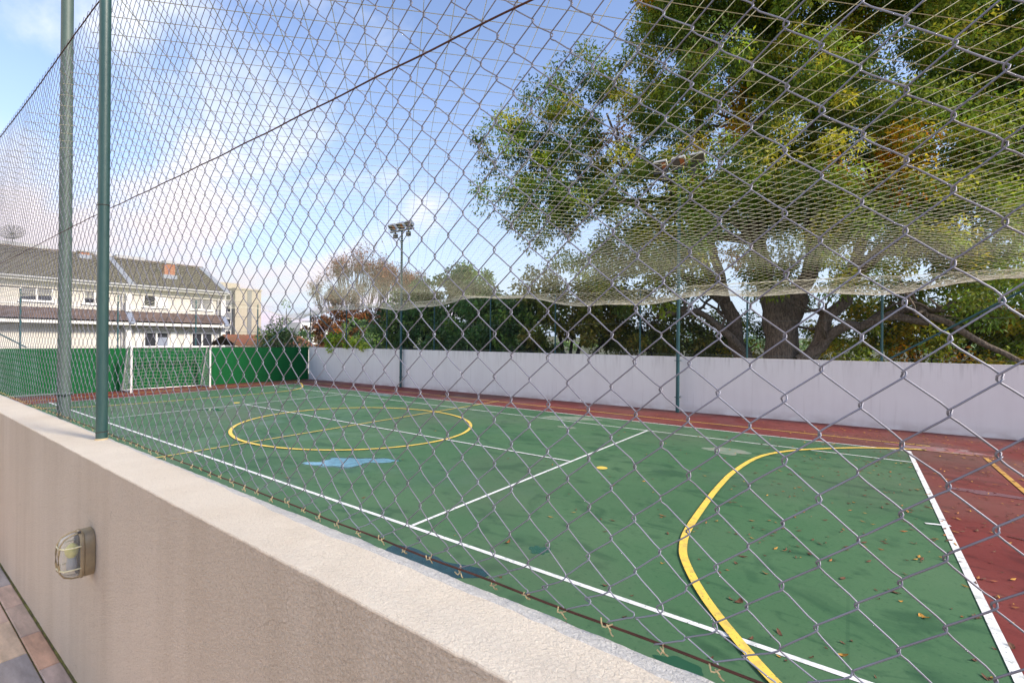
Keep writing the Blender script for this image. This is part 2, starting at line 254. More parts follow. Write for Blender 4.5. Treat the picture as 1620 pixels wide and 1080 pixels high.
# ------------------------------------------------------------------ helpers
def empty(name, loc, label, cat, group=None):
    o = bpy.data.objects.new(name, None); COL.objects.link(o); o.location = loc; o.empty_display_size = 0.2
    tag(o, label, cat, group); return o
def tag(o, label=None, cat=None, group=None, kind=None):
    if label: o['label'] = label
    if cat: o['category'] = cat
    if group: o['group'] = group
    if kind: o['kind'] = kind
    return o
class MB:
    def __init__(s): s.v = []; s.f = []; s.mi = []; s.n = 0; s.tint = []; s.usetint = False
    def add(s, v, f, mi=0, tint=None):
        v = np.asarray(v, float).reshape(-1, 3)
        for q in f: s.f.append(tuple(int(i) + s.n for i in q)); s.mi.append(mi)
        s.v.append(v); s.n += len(v)
        if tint is not None: s.usetint = True
        s.tint.append(np.tile(np.array([*(tint if tint is not None else (1, 1, 1)), 1.0]), (len(v), 1)))
        return s
    def box(s, a, b, mi=0, tint=None):
        x0, y0, z0 = a; x1, y1, z1 = b
        v = [(x0, y0, z0), (x1, y0, z0), (x1, y1, z0), (x0, y1, z0), (x0, y0, z1), (x1, y0, z1), (x1, y1, z1), (x0, y1, z1)]
        return s.add(v, [(0, 3, 2, 1), (4, 5, 6, 7), (0, 1, 5, 4), (1, 2, 6, 5), (2, 3, 7, 6), (3, 0, 4, 7)], mi, tint)
    def obox(s, c, ax, ay, az, mi=0):
        c, ax, ay, az = [np.asarray(q, float) for q in (c, ax, ay, az)]
        v = [c + i * ax + j * ay + k * az for k in (-1, 1) for (i, j) in ((-1, -1), (1, -1), (1, 1), (-1, 1))]
        return s.add(v, [(0, 3, 2, 1), (4, 5, 6, 7), (0, 1, 5, 4), (1, 2, 6, 5), (2, 3, 7, 6), (3, 0, 4, 7)], mi)
    def tube(s, pts, r, sides=8, mi=0, cap=True):
        P = np.asarray(pts, float); n = len(P); r = np.broadcast_to(np.asarray(r, float), (n,))
        T = np.gradient(P, axis=0); T /= np.linalg.norm(T, axis=1)[:, None] + 1e-12
        ref = np.array([0, 0, 1.]) if abs(T[:, 2]).mean() < 0.8 else np.array([1., 0.02, 0])
        U = np.cross(T, ref); U /= np.linalg.norm(U, axis=1)[:, None] + 1e-12; V = np.cross(T, U)
        a = np.arange(sides) * 2 * math.pi / sides
        ring = P[:, None] + r[:, None, None] * (np.cos(a)[None, :, None] * U[:, None] + np.sin(a)[None, :, None] * V[:, None])
        f = [(i * sides + j, i * sides + (j + 1) % sides, (i + 1) * sides + (j + 1) % sides, (i + 1) * sides + j) for i in range(n - 1) for j in range(sides)]
        if cap: f += [tuple(range(sides))[::-1], tuple((n - 1) * sides + j for j in range(sides))]
        return s.add(ring.reshape(-1, 3), f, mi)
    def build(s, name, mats, parent=None, smooth=False, bevel=0):
        me = bpy.data.meshes.new(name); V = np.concatenate(s.v) if s.v else np.zeros((0, 3))
        if parent is not None: V = V - np.array(root_loc(parent))
        me.from_pydata(V.tolist(), [], s.f)
        mats = mats if isinstance(mats, (list, tuple)) else [mats]
        for x in mats: me.materials.append(x)
        me.polygons.foreach_set('material_index', s.mi); me.polygons.foreach_set('use_smooth', [smooth] * len(s.f))
        if s.usetint:
            at_ = me.color_attributes.new('tint', 'FLOAT_COLOR', 'POINT'); at_.data.foreach_set('color', np.concatenate(s.tint).ravel())
        me.update()
        o = bpy.data.objects.new(name, me); COL.objects.link(o)
        if parent is not None: o.parent = parent
        if bevel:
            b = o.modifiers.new('bevel', 'BEVEL'); b.width = bevel; b.segments = 2; b.limit_method = 'ANGLE'
        if smooth:
            try: me.set_sharp_from_angle(angle=R(40))
            except Exception: pass
        return o
def root_loc(o):
    p = Vector((0, 0, 0))
    while o is not None: p = p + o.location; o = o.parent
    return p
def np_mesh(name, V, F, mats, parent=None, smooth=True, mi=None, tint=None):
    """F: (n,4) or (n,3) int array"""
    me = bpy.data.meshes.new(name)
    if parent is not None: V = V - np.array(root_loc(parent))
    k = F.shape[1]; me.vertices.add(len(V)); me.vertices.foreach_set('co', V.astype(np.float32).ravel())
    me.loops.add(F.size); me.loops.foreach_set('vertex_index', F.astype(np.int32).ravel())
    me.polygons.add(len(F)); me.polygons.foreach_set('loop_start', np.arange(0, F.size, k, dtype=np.int32))
    me.polygons.foreach_set('loop_total', np.full(len(F), k, dtype=np.int32))
    mats = mats if isinstance(mats, (list, tuple)) else [mats]
    for x in mats: me.materials.append(x)
    if mi is not None: me.polygons.foreach_set('material_index', mi.astype(np.int32))
    me.polygons.foreach_set('use_smooth', np.full(len(F), smooth))
    if tint is not None:
        a = me.color_attributes.new('tint', 'FLOAT_COLOR', 'POINT'); a.data.foreach_set('color', tint.astype(np.float32).ravel())
    me.update(calc_edges=True); me.validate()
    o = bpy.data.objects.new(name, me); COL.objects.link(o)
    if parent is not None: o.parent = parent
    return o
def tubes(P, r, sides=5, ref=(0, 1, 0)):
    """P (W,N,3) polylines -> verts, quads; r scalar or (W,N)"""
    W_, n, _ = P.shape
    T = np.gradient(P, axis=1); T /= np.linalg.norm(T, axis=2, keepdims=True) + 1e-12
    U = np.cross(T, np.broadcast_to(np.asarray(ref, float), T.shape)); U /= np.linalg.norm(U, axis=2, keepdims=True) + 1e-12; Vv = np.cross(T, U)
    a = np.arange(sides) * 2 * math.pi / sides
    rr = np.broadcast_to(np.asarray(r, float), (W_, n))[:, :, None, None]
    V = P[:, :, None] + rr * (np.cos(a)[None, None, :, None] * U[:, :, None] + np.sin(a)[None, None, :, None] * Vv[:, :, None])
    w_, i, j = np.meshgrid(np.arange(W_), np.arange(n - 1), np.arange(sides), indexing='ij')
    b = (w_ * n + i) * sides; j2 = (j + 1) % sides
    F = np.stack([b + j, b + j2, b + sides + j2, b + sides + j], -1).reshape(-1, 4)
    return V.reshape(-1, 3), F

def sheet(name, pts, z, mt, parent=None, kind='structure'):
    mb = MB(); mb.add([(x, y, z) for x, y in pts], [tuple(range(len(pts)))])
    o = mb.build(name, mt, parent)
    if kind: o['kind'] = kind
    return o

# ------------------------------------------------------------------ setting: ground, court
def ground_grid():
    n = 60; xs = np.linspace(-1, 1, n); g = np.sign(xs) * (np.abs(xs) ** 2.2) * 900
    X, Y = np.meshgrid(g, g); D = np.hypot(X, Y)
    Z = -0.25 - 0.0 * D + np.clip((D - 90) / 300, 0, 1) * 9 * (0.5 + 0.5 * np.sin(X * 0.013 + 1.7) * np.cos(Y * 0.011))
    V = np.stack([X, Y, Z], -1).reshape(-1, 3)
    i, j = np.meshgrid(np.arange(n - 1), np.arange(n - 1), indexing='ij'); b = i * n + j
    F = np.stack([b, b + 1, b + n + 1, b + n], -1).reshape(-1, 4)
    o = np_mesh('ground', V, F, M_ground); o['kind'] = 'structure'
ground_grid()
def wallY(x): return 15.58 + (x + 25.84) * 0.0348       # inner face of the far wall
XE = 12.0
mb = MB(); v = [(-26, 0.5, 0), (XE, 0.5, 0), (XE, wallY(XE) + .1, 0), (-26, wallY(-26) + .1, 0)]
mb.add(v + [(a, b, -0.3) for a, b, c in v], [(0, 1, 2, 3), (4, 7, 6, 5), (0, 4, 5, 1), (1, 5, 6, 2), (2, 6, 7, 3), (3, 7, 4, 0)])
mb.build('court_slab', M_red)['kind'] = 'structure'
sheet('green_playing_surface', [(-22.55, 0.6), (0.92, 0.6), (1.07, 13.33), (-23.55, 13.33)], 0.004, M_green)

def strip(p, q, wd, z=0.008, mt=None, mb=None):
    p = np.array(p, float); q = np.array(q, float); d = q - p; nrm = np.array([-d[1], d[0]]) / np.linalg.norm(d) * wd / 2
    c = [p - nrm, q - nrm, q + nrm, p + nrm]
    mb.add([(a, b, z) for a, b in c], [(0, 1, 2, 3)])
def ribbon(pts, wd, z, mb, closed=False):
    P = np.array(pts, float); n = len(P)
    T = (np.roll(P, -1, 0) - np.roll(P, 1, 0)) if closed else np.gradient(P, axis=0)
    T /= np.linalg.norm(T, axis=1)[:, None]; Nn = np.stack([-T[:, 1], T[:, 0]], 1) * wd / 2
    V = np.concatenate([P - Nn, P + Nn]); k = n if closed else n - 1
    mb.add([(a, b, z) for a, b in V], [(i, (i + 1) % n, n + (i + 1) % n, n + i) for i in range(k)])
wm = MB()
strip((-23.0, 4.02), (0.98, 4.02), 0.055, 0.008, mb=wm); strip((-23.5, 13.33), (1.07, 13.33), 0.05, 0.008, mb=wm)
strip((-23.35, 12.1), (1.03, 12.12), 0.045, 0.008, mb=wm)
wm.build('white_side_lines', M_white)['kind'] = 'structure'
wm = MB()
strip((-4.40, 4.05), (-4.29, 12.1), 0.05, 0.012, mb=wm); strip((-17.2, 4.05), (-17.4, 12.1), 0.05, 0.012, mb=wm)
strip((0.92, 0.7), (1.05, 13.30), 0.07, 0.012, mb=wm); strip((-22.7, 4.05), (-23.5, 13.30), 0.05, 0.012, mb=wm)
strip((0.80, 8.05), (1.05, 8.13), 0.05, 0.0135, mb=wm)
wm.build('white_cross_lines', M_white)['kind'] = 'structure'
wm = MB(); strip((-17.25, 8.0), (-4.37, 8.03), 0.05, 0.016, mb=wm); wm.build('white_centre_line', M_white)['kind'] = 'structure'
def smooth_path(pts, n=80):
    P = np.array(pts, float); d = np.r_[0, np.cumsum(np.linalg.norm(np.diff(P, axis=0), axis=1))]
    # Catmull-Rom
    out_ = []
    for i in range(len(P) - 1):
        p0 = P[max(i - 1, 0)]; p1 = P[i]; p2 = P[i + 1]; p3 = P[min(i + 2, len(P) - 1)]
        for t in np.linspace(0, 1, 10, endpoint=False):
            out_.append(0.5 * ((2 * p1) + (-p0 + p2) * t + (2 * p0 - 5 * p1 + 4 * p2 - p3) * t * t + (-p0 + 3 * p1 - 3 * p2 + p3) * t ** 3))
    out_.append(P[-1]); return np.array(out_)
ym = MB()
arc = [(1.3, 13.63), (1.25, 13.62), (0.3, 13.1), (-0.6, 12.25), (-1.15, 11.5), (-1.5, 10.6), (-1.67, 9.2), (-1.69, 8.0), (-1.66, 7.03), (-1.60, 5.97), (-1.50, 5.40), (-1.36, 5.03), (-1.09, 4.54), (-0.78, 4.10), (-0.38, 3.62), (0.3, 2.95), (1.25, 2.4)]
ribbon(smooth_path(arc), 0.085, 0.020, ym)
aL = [(-24.4, 13.9), (-23.6, 13.75), (-22.5, 13.2), (-21.2, 12.4), (-20.45, 11.4), (-20.2, 10.2), (-20.2, 8.0), (-20.3, 5.4), (-20.6, 4.4), (-21.4, 3.4), (-22.6, 2.7), (-23.8, 2.4)]
ribbon(smooth_path(aL), 0.07, 0.020, ym)
th = np.linspace(0, 2 * math.pi, 97)[:-1]
ribbon(np.stack([-10.98 + 3.34 * np.cos(th) * (1 - .0 * np.sin(th)), 8.02 + 2.93 * np.sin(th)], 1) + np.stack([-0.10 * np.sin(th), -0.12 * np.cos(th) * 0], 1), 0.08, 0.020, ym, closed=True)
for (cx, cy, r) in ((-3.68, 7.99, 0.10), (-18.0, 8.05, 0.12)):
    a = np.linspace(0, 2 * math.pi, 25)[:-1]; ym.add([(cx + r * math.cos(t), cy + r * math.sin(t), 0.008) for t in a], [tuple(range(24))])
ym.build('yellow_arc_lines', M_yellow)['kind'] = 'structure'
ym = MB()
strip((-10.75, 0.7), (-10.9, 14.35), 0.045, 0.024, mb=ym)
strip((-24.9, 14.42), (1.5, 14.30), 0.045, 0.006, mb=ym)
strip((-23.9, 1.0), (-24.9, 14.38), 0.06, 0.006, mb=ym)
ym.build('yellow_straight_lines', M_yellow)['kind'] = 'structure'
ym = MB(); strip((2.27, 13.5), (2.2, 2.2), 0.075, 0.010, mb=ym); strip((1.32, 13.63), (2.2, 13.65), 0.03, 0.010, mb=ym); ym.build('faded_yellow_line', line_paint('faded_yellow_paint', (0.52, 0.30, 0.06), (0.22, 0.07, 0.04)))['kind'] = 'structure'

def patch(name, cx, cy, rx, ry, z, mt, seed, rot=0.0, amp=0.35, mb=None, fr=1.6):
    pts = []
    for i in range(64):
        a = i / 64 * 2 * math.pi
        k = 1 + amp * noise.noise(Vector((math.cos(a) * fr + seed * 7.1, math.sin(a) * fr, seed))) * 1.6 + 0.05 * noise.noise(Vector((math.cos(a) * 3 + seed, math.sin(a) * 3, 3)))
        x, y = rx * k * math.cos(a), ry * k * math.sin(a)
        pts.append((cx + x * math.cos(rot) - y * math.sin(rot), cy + x * math.sin(rot) + y * math.cos(rot)))
    o = sheet(name, pts, z, mt)
    return o
# ------------------------------------------------------------------ walls
mb = MB(); mb.box((-26.0, 0.60, -0.2), (12, 0.79, 1.7655)); nw = mb
wall = empty('low_court_wall', (-3, 0.7, 0), 'long low beige rendered wall with a cream top in the foreground, carrying the wire fence', 'wall')
nw.build('wall_body', M_near, wall)
# cap with slightly wobbly edges, and white plaster edge strip along the court side
def cap():
    xs = np.concatenate([np.linspace(-26, -6, 60, endpoint=False), np.linspace(-6, 1.5, 500), np.linspace(1.6, 12, 20)])
    def nn(x, s, k): return noise.noise(Vector((x * k, s, 0.3)))
    prof_n = 6
    rows = []
    for x in xs:
        e0 = 0.598 + 0.0022 * nn(x, 1, 14) + 0.0018 * nn(x, 8, 50); e1 = 0.7925 + 0.004 * nn(x, 5, 9) + 0.003 * nn(x, 9, 40)
        wline = 0.776 + 0.010 * nn(x, 12, 2.5) + 0.006 * nn(x, 3, 18) - (0.022 if x > -2.2 else 0) * min(1, (x + 2.2) / 1.0)
        z = 1.7705 + 0.0012 * nn(x, 2, 20)
        rows.append([(x, e0 + 0.0015, 1.7648), (x, e0 + 0.002, z - 0.0025), (x, e0 + 0.004, z), (x, wline, z), (x, wline + 0.002, z + 0.0016), (x, e1 - 0.006, z), (x, e1, z - 0.008), (x, e1, 1.735)])
    V = np.array(rows); n, k, _ = V.shape
    i, j = np.meshgrid(np.arange(n - 1), np.arange(k - 1), indexing='ij'); b = i * k + j
    F = np.stack([b, b + k, b + k + 1, b + 1], -1).reshape(-1, 4); mi = (j >= 3).astype(int).ravel()
    return V.reshape(-1, 3), F, mi
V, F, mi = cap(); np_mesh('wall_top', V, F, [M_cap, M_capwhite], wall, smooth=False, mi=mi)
# rust run and small hole in the render
st = MB()
for (x, z0, z1, wd, s) in ((-1.305, 0.99, 1.075, 0.0055, 1), ):
    pts = []
    for i in range(15):
        t = i / 14; pts.append((x + 0.002 * math.sin(t * 5 + s) , z0 + (z1 - z0) * t, wd * math.sin(math.pi * min(1, t * 1.02)) ** 0.8 * (1 + 0.5 * noise.noise(Vector((t * 9, s, 0))))))
    V = [(a - c, 0.5975, b) for a, b, c in pts] + [(a + c, 0.5975, b) for a, b, c in pts]; n = len(pts)
    st.add(V, [(i, n + i, n + i + 1, i + 1) for i in range(n - 1)])
st.build('rust_stain', mat('rust_stain', (0.20, 0.09, 0.04), 0.9, col2=(0.40, 0.28, 0.2), vscale=60), wall)

fw = empty('white_boundary_wall', (-11, 16.2, 0), 'long white painted wall along the far side of the court below the big trees', 'wall')
fm = MB(); x0, x1 = -25.84, XE
V = [(x0, wallY(x0), -0.2), (x1, wallY(x1), -0.2), (x1, wallY(x1) + .18, -0.2), (x0, wallY(x0) + .18, -0.2)]
def ztop(x): return 1.868 - (x + 25.84) * 0.0014
V2 = [(x, y, ztop(x)) for x, y, z in V]
fm.add(V + V2, [(0, 3, 2, 1), (4, 5, 6, 7), (0, 1, 5, 4), (1, 2, 6, 5), (2, 3, 7, 6), (3, 0, 4, 7)])
fm.build('wall_panel', M_far, fw)
fm = MB(); V = [(x0, wallY(x0) - .003, ztop(x0) - .018), (x1, wallY(x1) - .003, ztop(x1) - .018), (x1, wallY(x1) + .2, ztop(x1) - .018), (x0, wallY(x0) + .2, ztop(x0) - .018)]
fm.add(V + [(x, y, z + .022) for x, y, z in V], [(0, 3, 2, 1), (4, 5, 6, 7), (0, 1, 5, 4), (1, 2, 6, 5), (2, 3, 7, 6), (3, 0, 4, 7)])
fm.build('coping', M_far, fw)
gw = empty('green_end_wall', (-26, 8, 0), 'dark green painted wall closing the far left end of the court behind the goal', 'wall')
MB().box((-26.12, 0.6, -0.2), (-25.93, 15.58, 1.865)).build('wall_panel', M_gwall, gw)

# ------------------------------------------------------------------ terrace paving by the near wall
pv = MB(); J = 0.0028; zt = 0.722
def slab(xa, xb, ya, yb, t):
    k = random.uniform(-0.0015, 0.0015); c = 0.004
    V = [(xa + J, ya + J, zt - .03), (xb - J, ya + J, zt - .03), (xb - J, yb - J, zt - .03), (xa + J, yb - J, zt - .03)]
    V += [(xa + J, ya + J, zt + k - c), (xb - J, ya + J, zt + k - c), (xb - J, yb - J, zt + k - c), (xa + J, yb - J, zt + k - c)]
    V += [(xa + J + c, ya + J + c, zt + k), (xb - J - c, ya + J + c, zt + k), (xb - J - c, yb - J - c, zt + k), (xa + J + c, yb - J - c, zt + k)]
    f = [(8, 9, 10, 11)] + [(i, (i + 1) % 4, 4 + (i + 1) % 4, 4 + i) for i in range(4)] + [(4 + i, 4 + (i + 1) % 4, 8 + (i + 1) % 4, 8 + i) for i in range(4)]
    pv.add(V, f, 0, t)
TT = [(min(.8, q[0] * 1.75), min(.8, q[1] * 1.55), min(.8, q[2] * 1.35)) for q in [(0.44, 0.30, 0.22), (0.40, 0.33, 0.28), (0.52, 0.38, 0.29), (0.30, 0.29, 0.29), (0.46, 0.36, 0.30), (0.34, 0.29, 0.27), (0.24, 0.24, 0.255)]]
xb_ = [-8.4, -7.5, -6.9, -6.2, -5.7, -5.2, -4.75, -4.36, -3.98, -3.54, -3.12, -2.5, -1.9, -1.2, -0.5, 0.3, 1.1]
tb = {-3.54: TT[0], -3.98: TT[1], -3.12: TT[5], -4.36: TT[4]}
for a, b in zip(xb_[:-1], xb_[1:]): slab(a, b, 0.515, 0.5975, tb.get(a, random.choice(TT)))
rows = [(-0.1, 0.515, [-8.4, -7.2, -6.3, -5.4, -4.6, -3.8, -3.34, -2.4, -1.5, -0.6, 0.4, 1.2]), (-0.75, -0.1, [-8.4, -7.4, -6.6, -5.3, -4.4, -3.6, -2.8, -1.9, -0.9, 0.1, 1.2]), (-1.5, -0.75, [-8.4, -7, -6, -5, -4.1, -3, -2, -1, 0.2, 1.2]), (-2.4, -1.5, [-8.4, -7, -5.9, -5, -4, -3, -2, -1, 0, 1.2])]
for (ya, yb, xs) in rows:
    for a, b in zip(xs[:-1], xs[1:]):
        slab(a, b, ya, yb, {-3.34: TT[6], -3.8: TT[2], -4.6: TT[4]}.get(a, random.choice(TT)) if yb > .5 else random.choice(TT))
o = pv.build('stone_paving', M_slab); o['kind'] = 'structure'
MB().box((-26, -6, -0.2), (12, 0.60, 0.7145)).build('terrace_base', M_joint)['kind'] = 'structure'
# moss along the foot of the wall
def moss():
    V = []; F = []
    n = 0
    xs = np.linspace(-8, 0, 900)
    for x in xs:
        a = 0.5 + 0.5 * noise.noise(Vector((x * 2.2, 0, 1))) + 0.4 * noise.noise(Vector((x * 9, 2, 1)))
        wd = 0.001 + 0.010 * max(0, a - .25) ; h = 0.002 + 0.008 * max(0, a) * (0.6 + 0.4 * noise.noise(Vector((x * 30, 2, 5))))
        V += [(x, 0.6, zt + h + 0.003), (x, 0.6 - wd * .4, zt + h), (x, 0.6 - wd * .8, zt + h * .7), (x, 0.6 - wd - .004, zt - .004)]
    V = np.array(V); k = 4; i, j = np.meshgrid(np.arange(899), np.arange(3), indexing='ij'); b = i * k + j
    return V, np.stack([b, b + 1, b + k + 1, b + k], -1).reshape(-1, 4)
V, F = moss(); o = np_mesh('moss', V, F, M_moss); tag(o, 'green moss in the joint between the beige wall and the paving', 'moss', kind='stuff')

# ------------------------------------------------------------------ near chain-link fence
PY = 0.803
fence = empty('chain_link_fence', (-3.17, 0.76, 1.77), 'galvanised chain-link fence standing on the low beige wall close to the viewer', 'fence')
SX, SZ = 0.0452, 0.0460
ZB, ZT = H - 0.500, H + 1.90
def mesh_wires(xa, xb, dense=True, sx=SX, sz=SZ, x_anchor=0.0105, z_anchor=H - 0.311, zb=ZB, zt_=ZT, wr=0.00135):
    k0 = math.ceil((xa - x_anchor) / sx); k1 = math.floor((xb - x_anchor) / sx)
    ks = np.arange(k0, k1 + 1)
    nb = int(round((z_anchor - zb) / sz)); nt_ = int(round((zt_ - z_anchor) / sz))
    tips = np.arange(-nb - 1, nt_ + 1)          # tip index; wire k centre x = anchor+(k+.5)sx
    A = sx / 2 + 0.0018
    if dense: ts = np.array([0, .05, .10, .25, .75, .90, .95]); 
    else: ts = np.array([0.0, .5])
    P = []
    for k in ks:
        pts = []
        side0 = 1 if (k % 2 == 0) else -1
        for t_i in tips:
            s = side0 * (1 if t_i % 2 == 0 else -1)      # +1: right tip
            for t in ts:
                # from tip t_i (side s) up to the next (side -s)
                e = t
                g = (e - 0.5) * 2
                xx = s * A * (-math.copysign(min(1, abs(g) * 1.15), g)) if dense else s * A * (1 - 2 * e)
                if dense: xx = max(-A, min(A, xx))
                front = 1 if s < 0 else -1               # '/' strands in front (towards the camera, -Y)
                yy = -front * 0.0026 * min(1, min(e, 1 - e) / 0.10) if dense else 0
                pts.append((0, xx, yy, (t_i + e)))
        P.append(pts)
    P = np.array(P)
    X = x_anchor + (ks[:, None] + 0.5) * sx + P[:, :, 1]; Y = PY + P[:, :, 2]; Z = z_anchor + P[:, :, 3] * sz
    # gentle irregularity of a hand-stretched mesh
    wob = lambda s, kx, kz: np.sin(X * kx + s) * np.cos(Z * kz + 1.7 * s)
    dX = 0.0022 * wob(1, 3.1, 4.3) + 0.0016 * wob(2.3, 11, 7) + 0.001 * wob(4.1, 31, 23)
    dZ = 0.0030 * wob(0.4, 2.6, 3.7) + 0.0018 * wob(3.3, 13, 9)
    dY = 0.004 * wob(1.4, 1.7, 2.9) + 0.002 * wob(5, 9, 8)
    jit = RNG.normal(0, 0.0006, X.shape) if dense else 0
    Z = np.where(Z < 1.84, 1.84 - (1.84 - Z) * 0.60, Z)
    low = np.clip((zb + 0.12 - Z) / 0.12, 0, 1)
    X = X + dX + jit * 0.6 + (RNG.normal(0, .0007, (X.shape[0], 1)) + 0.0016 * np.sin(ks[:, None] * 1.7 + Z * 21) * (np.sin(ks * 5.1)[:, None] > .6) if dense else 0) + low * 0.006 * np.sin(ks * 2.4)[:, None]; Z = Z + dZ + jit + low * 0.004 * np.sin(ks * 1.3)[:, None]; Y = Y + dY - low * 0.006
    return tubes(np.stack([X, Y, Z], -1), wr, 5 if dense else 3), ks, (X, Y, Z)
(V1, F1), ks, XYZ = mesh_wires(-9.0, 1.3)
np_mesh('chain_link_mesh', V1, F1, M_wire, fence)
(V2_, F2), _, _ = mesh_wires(-26, -9.0, dense=False)
np_mesh('chain_link_mesh', V2_, F2, M_wire, fence, smooth=False)
# twisted cream wire ends along the bottom
P = []
for i, k in enumerate(ks):
    if i % 2: continue
    x, y, z = XYZ[0][i, 0], XYZ[1][i, 0], XYZ[2][i, 0] - .003
    sgn = 1
    tl = random.uniform(0.35, 1.15); tw = random.uniform(-.5, .9)
    base = np.array([x, y, z])
    q = [(0.005, 0, 0.005), (0, -.002, -0.002), (-0.003, -.005, -0.006 * tl), (-0.008, -.007, -0.007 * tl), (-0.012 * tl, -.006, -0.003 * tl), (-0.016 * tl, -.004, 0.003)]
    P.append([base + np.array((a[0] * math.cos(tw) - a[2] * math.sin(tw), a[1], a[0] * math.sin(tw) + a[2] * math.cos(tw))) for a in q])
    q = [(-0.004, -.002, -0.001), (0.002, -.006, -0.003), (0.004, -.003, -0.008), (0.001, 0, -0.010), (0.006, -.003, -0.014 * tl), (0.010, -.004, -0.015 * tl)]
    P.append([base + np.array(a) for a in q])
V, F = tubes(np.array(P), 0.0014, 5); np_mesh('wire_ends', V, F, M_wireend, fence)['kind'] = 'stuff'
def fence_wire(z, mt, r, sag=0.004, y=PY - 0.004, zs=0):
    xs = np.linspace(-12, 1.3, 330); b = MB()
    zz_ = z + sag * np.sin(xs * 1.1) + 0.0012 * np.sin(xs * 17) + zs * (xs + 3.2); yy = y + 0.003 * np.sin(xs * 2.1)
    b.tube(np.stack([xs, yy, zz_], 1), r, 6); b.tube([(-26, y, z), (-12, y, z)], r, 5); return b.build('tension_wire', mt, fence, smooth=True)
fence_wire(H - 0.515, M_rust, 0.0023, zs=0.002); fence_wire(H + 0.695, M_rust, 0.0022); fence_wire(ZT, M_rust, 0.0035)
for k in range(-6, 3):
    x = -3.175 + 3.76 * k
    pb = MB(); zz2 = np.linspace(1.768, 4.28, 12); pb.tube([(x, 0.755, q) for q in zz2], 0.0245, 24)
    post = pb.build('fence_post', M_pole, fence, smooth=True)
    for zq in (H - 0.49, H + 0.69, H + 1.88):
        rb = MB(); a = np.linspace(0, 2 * math.pi, 25); rb.tube([(x + 0.0258 * math.cos(t), 0.755 + 0.0258 * math.sin(t), zq + 0.003 * math.sin(t * 1 + 1)) for t in a], 0.0014, 5, cap=False); rb.build('tie_wire', M_rust, post)
    fb = MB(); a = np.linspace(0, 2 * math.pi, 25)[:-1]
    V = [(x + (0.0285 + 0.004 * noise.noise(Vector((math.cos(t) * 2, math.sin(t) * 2, k)))) * math.cos(t), 0.755 + (0.0285 + 0.004 * noise.noise(Vector((math.cos(t) * 2, math.sin(t) * 2, k)))) * math.sin(t), 1.7695) for t in a] + [(x + 0.0247 * math.cos(t), 0.755 + 0.0247 * math.sin(t), 1.778) for t in a]
    fb.add(V, [(i, (i + 1) % 24, 24 + (i + 1) % 24, 24 + i) for i in range(24)]); fb.build('base_mortar', M_wireend, post)

# ------------------------------------------------------------------ bulkhead lamp on the near wall
def lamp():
    cx, cz = -2.643, H - 0.910
    t = empty('bulkhead_lamp', (cx, 0.6, cz), 'oval outdoor bulkhead lamp with clear ribbed glass fixed to the beige wall', 'wall lamp')
    def ring(hw, hh, y, n=48, rad=None):
        pts = []
        for i in range(n):
            a = i / n * 2 * math.pi; e = 2 / 3.2
            pts.append((cx + hw * abs(math.cos(a)) ** e * math.copysign(1, math.cos(a)), y, cz + hh * abs(math.sin(a)) ** e * math.copysign(1, math.sin(a))))
        return pts
    def loft(rings, capend=True):
        b = MB(); n = len(rings[0]); V = [p for r in rings for p in r]
        f = [(k * n + i, k * n + (i + 1) % n, (k + 1) * n + (i + 1) % n, (k + 1) * n + i) for k in range(len(rings) - 1) for i in range(n)]
        if capend: f.append(tuple((len(rings) - 1) * n + i for i in range(n)))
        return b.add(V, f)
    loft([ring(.058, .097, .598), ring(.058, .097, .572), ring(.056, .095, .566)], False).build('backplate', M_amber, t, smooth=True)
    loft([ring(.056, .095, .566), ring(.060, .099, .563), ring(.060, .099, .556), ring(.056, .094, .551), ring(.050, .087, .551)], False).build('rim', M_amber, t, smooth=True)
    loft([ring(.050, .087, .556), ring(.050, .087, .540), ring(.048, .083, .520), ring(.043, .075, .505), ring(.034, .062, .497), ring(.02, .045, .495)]).build('glass_dome', M_clear, t, smooth=True)
    loft([ring(.047, .084, .575), ring(.047, .084, .570)]).build('reflector', M_shadew, t, smooth=True)
    for zz_ in (-0.045, 0.045):
        pts = [(cx - .054, .556, cz + zz_), (cx - .053, .530, cz + zz_), (cx - .044, .502, cz + zz_), (cx - .02, .4915, cz + zz_), (cx + .02, .4915, cz + zz_), (cx + .044, .502, cz + zz_), (cx + .053, .530, cz + zz_), (cx + .054, .556, cz + zz_)]
        MB().tube(pts, .0028, 8).build('guard_bar', M_ivory, t, smooth=True)
    for xx in (-0.022, 0.022):
        pts = [(cx + xx, .553, cz - .092), (cx + xx, .530, cz - .089), (cx + xx, .508, cz - .078), (cx + xx, .494, cz - .055), (cx + xx, .490, cz - .02), (cx + xx, .490, cz + .02), (cx + xx, .494, cz + .055), (cx + xx, .508, cz + .078), (cx + xx, .530, cz + .089), (cx + xx, .553, cz + .092)]
        MB().tube(pts, .0034, 8).build('guard_bar', M_amber, t, smooth=True)
    b = MB(); zs = np.linspace(0, 1, 9); b.tube([(cx, .535, cz - .01 + .062 * q) for q in zs], [.010, .016, .020, .0225, .0235, .0225, .0195, .013, .003], 20); b.build('bulb', M_bulb, t, smooth=True)
    b = MB(); b.tube([(cx, .535, cz - .055), (cx, .535, cz - .03), (cx, .535, cz - .008)], [.017, .017, .013], 20); b.build('socket', M_sock, t, smooth=True)
    for q in (-1, 1):
        b = MB(); b.tube([(cx + .03 * q, .556, cz + .098 * q), (cx + .03 * q, .547, cz + .098 * q)], .005, 12); b.build('screw', M_dark, t, smooth=True)
lamp()

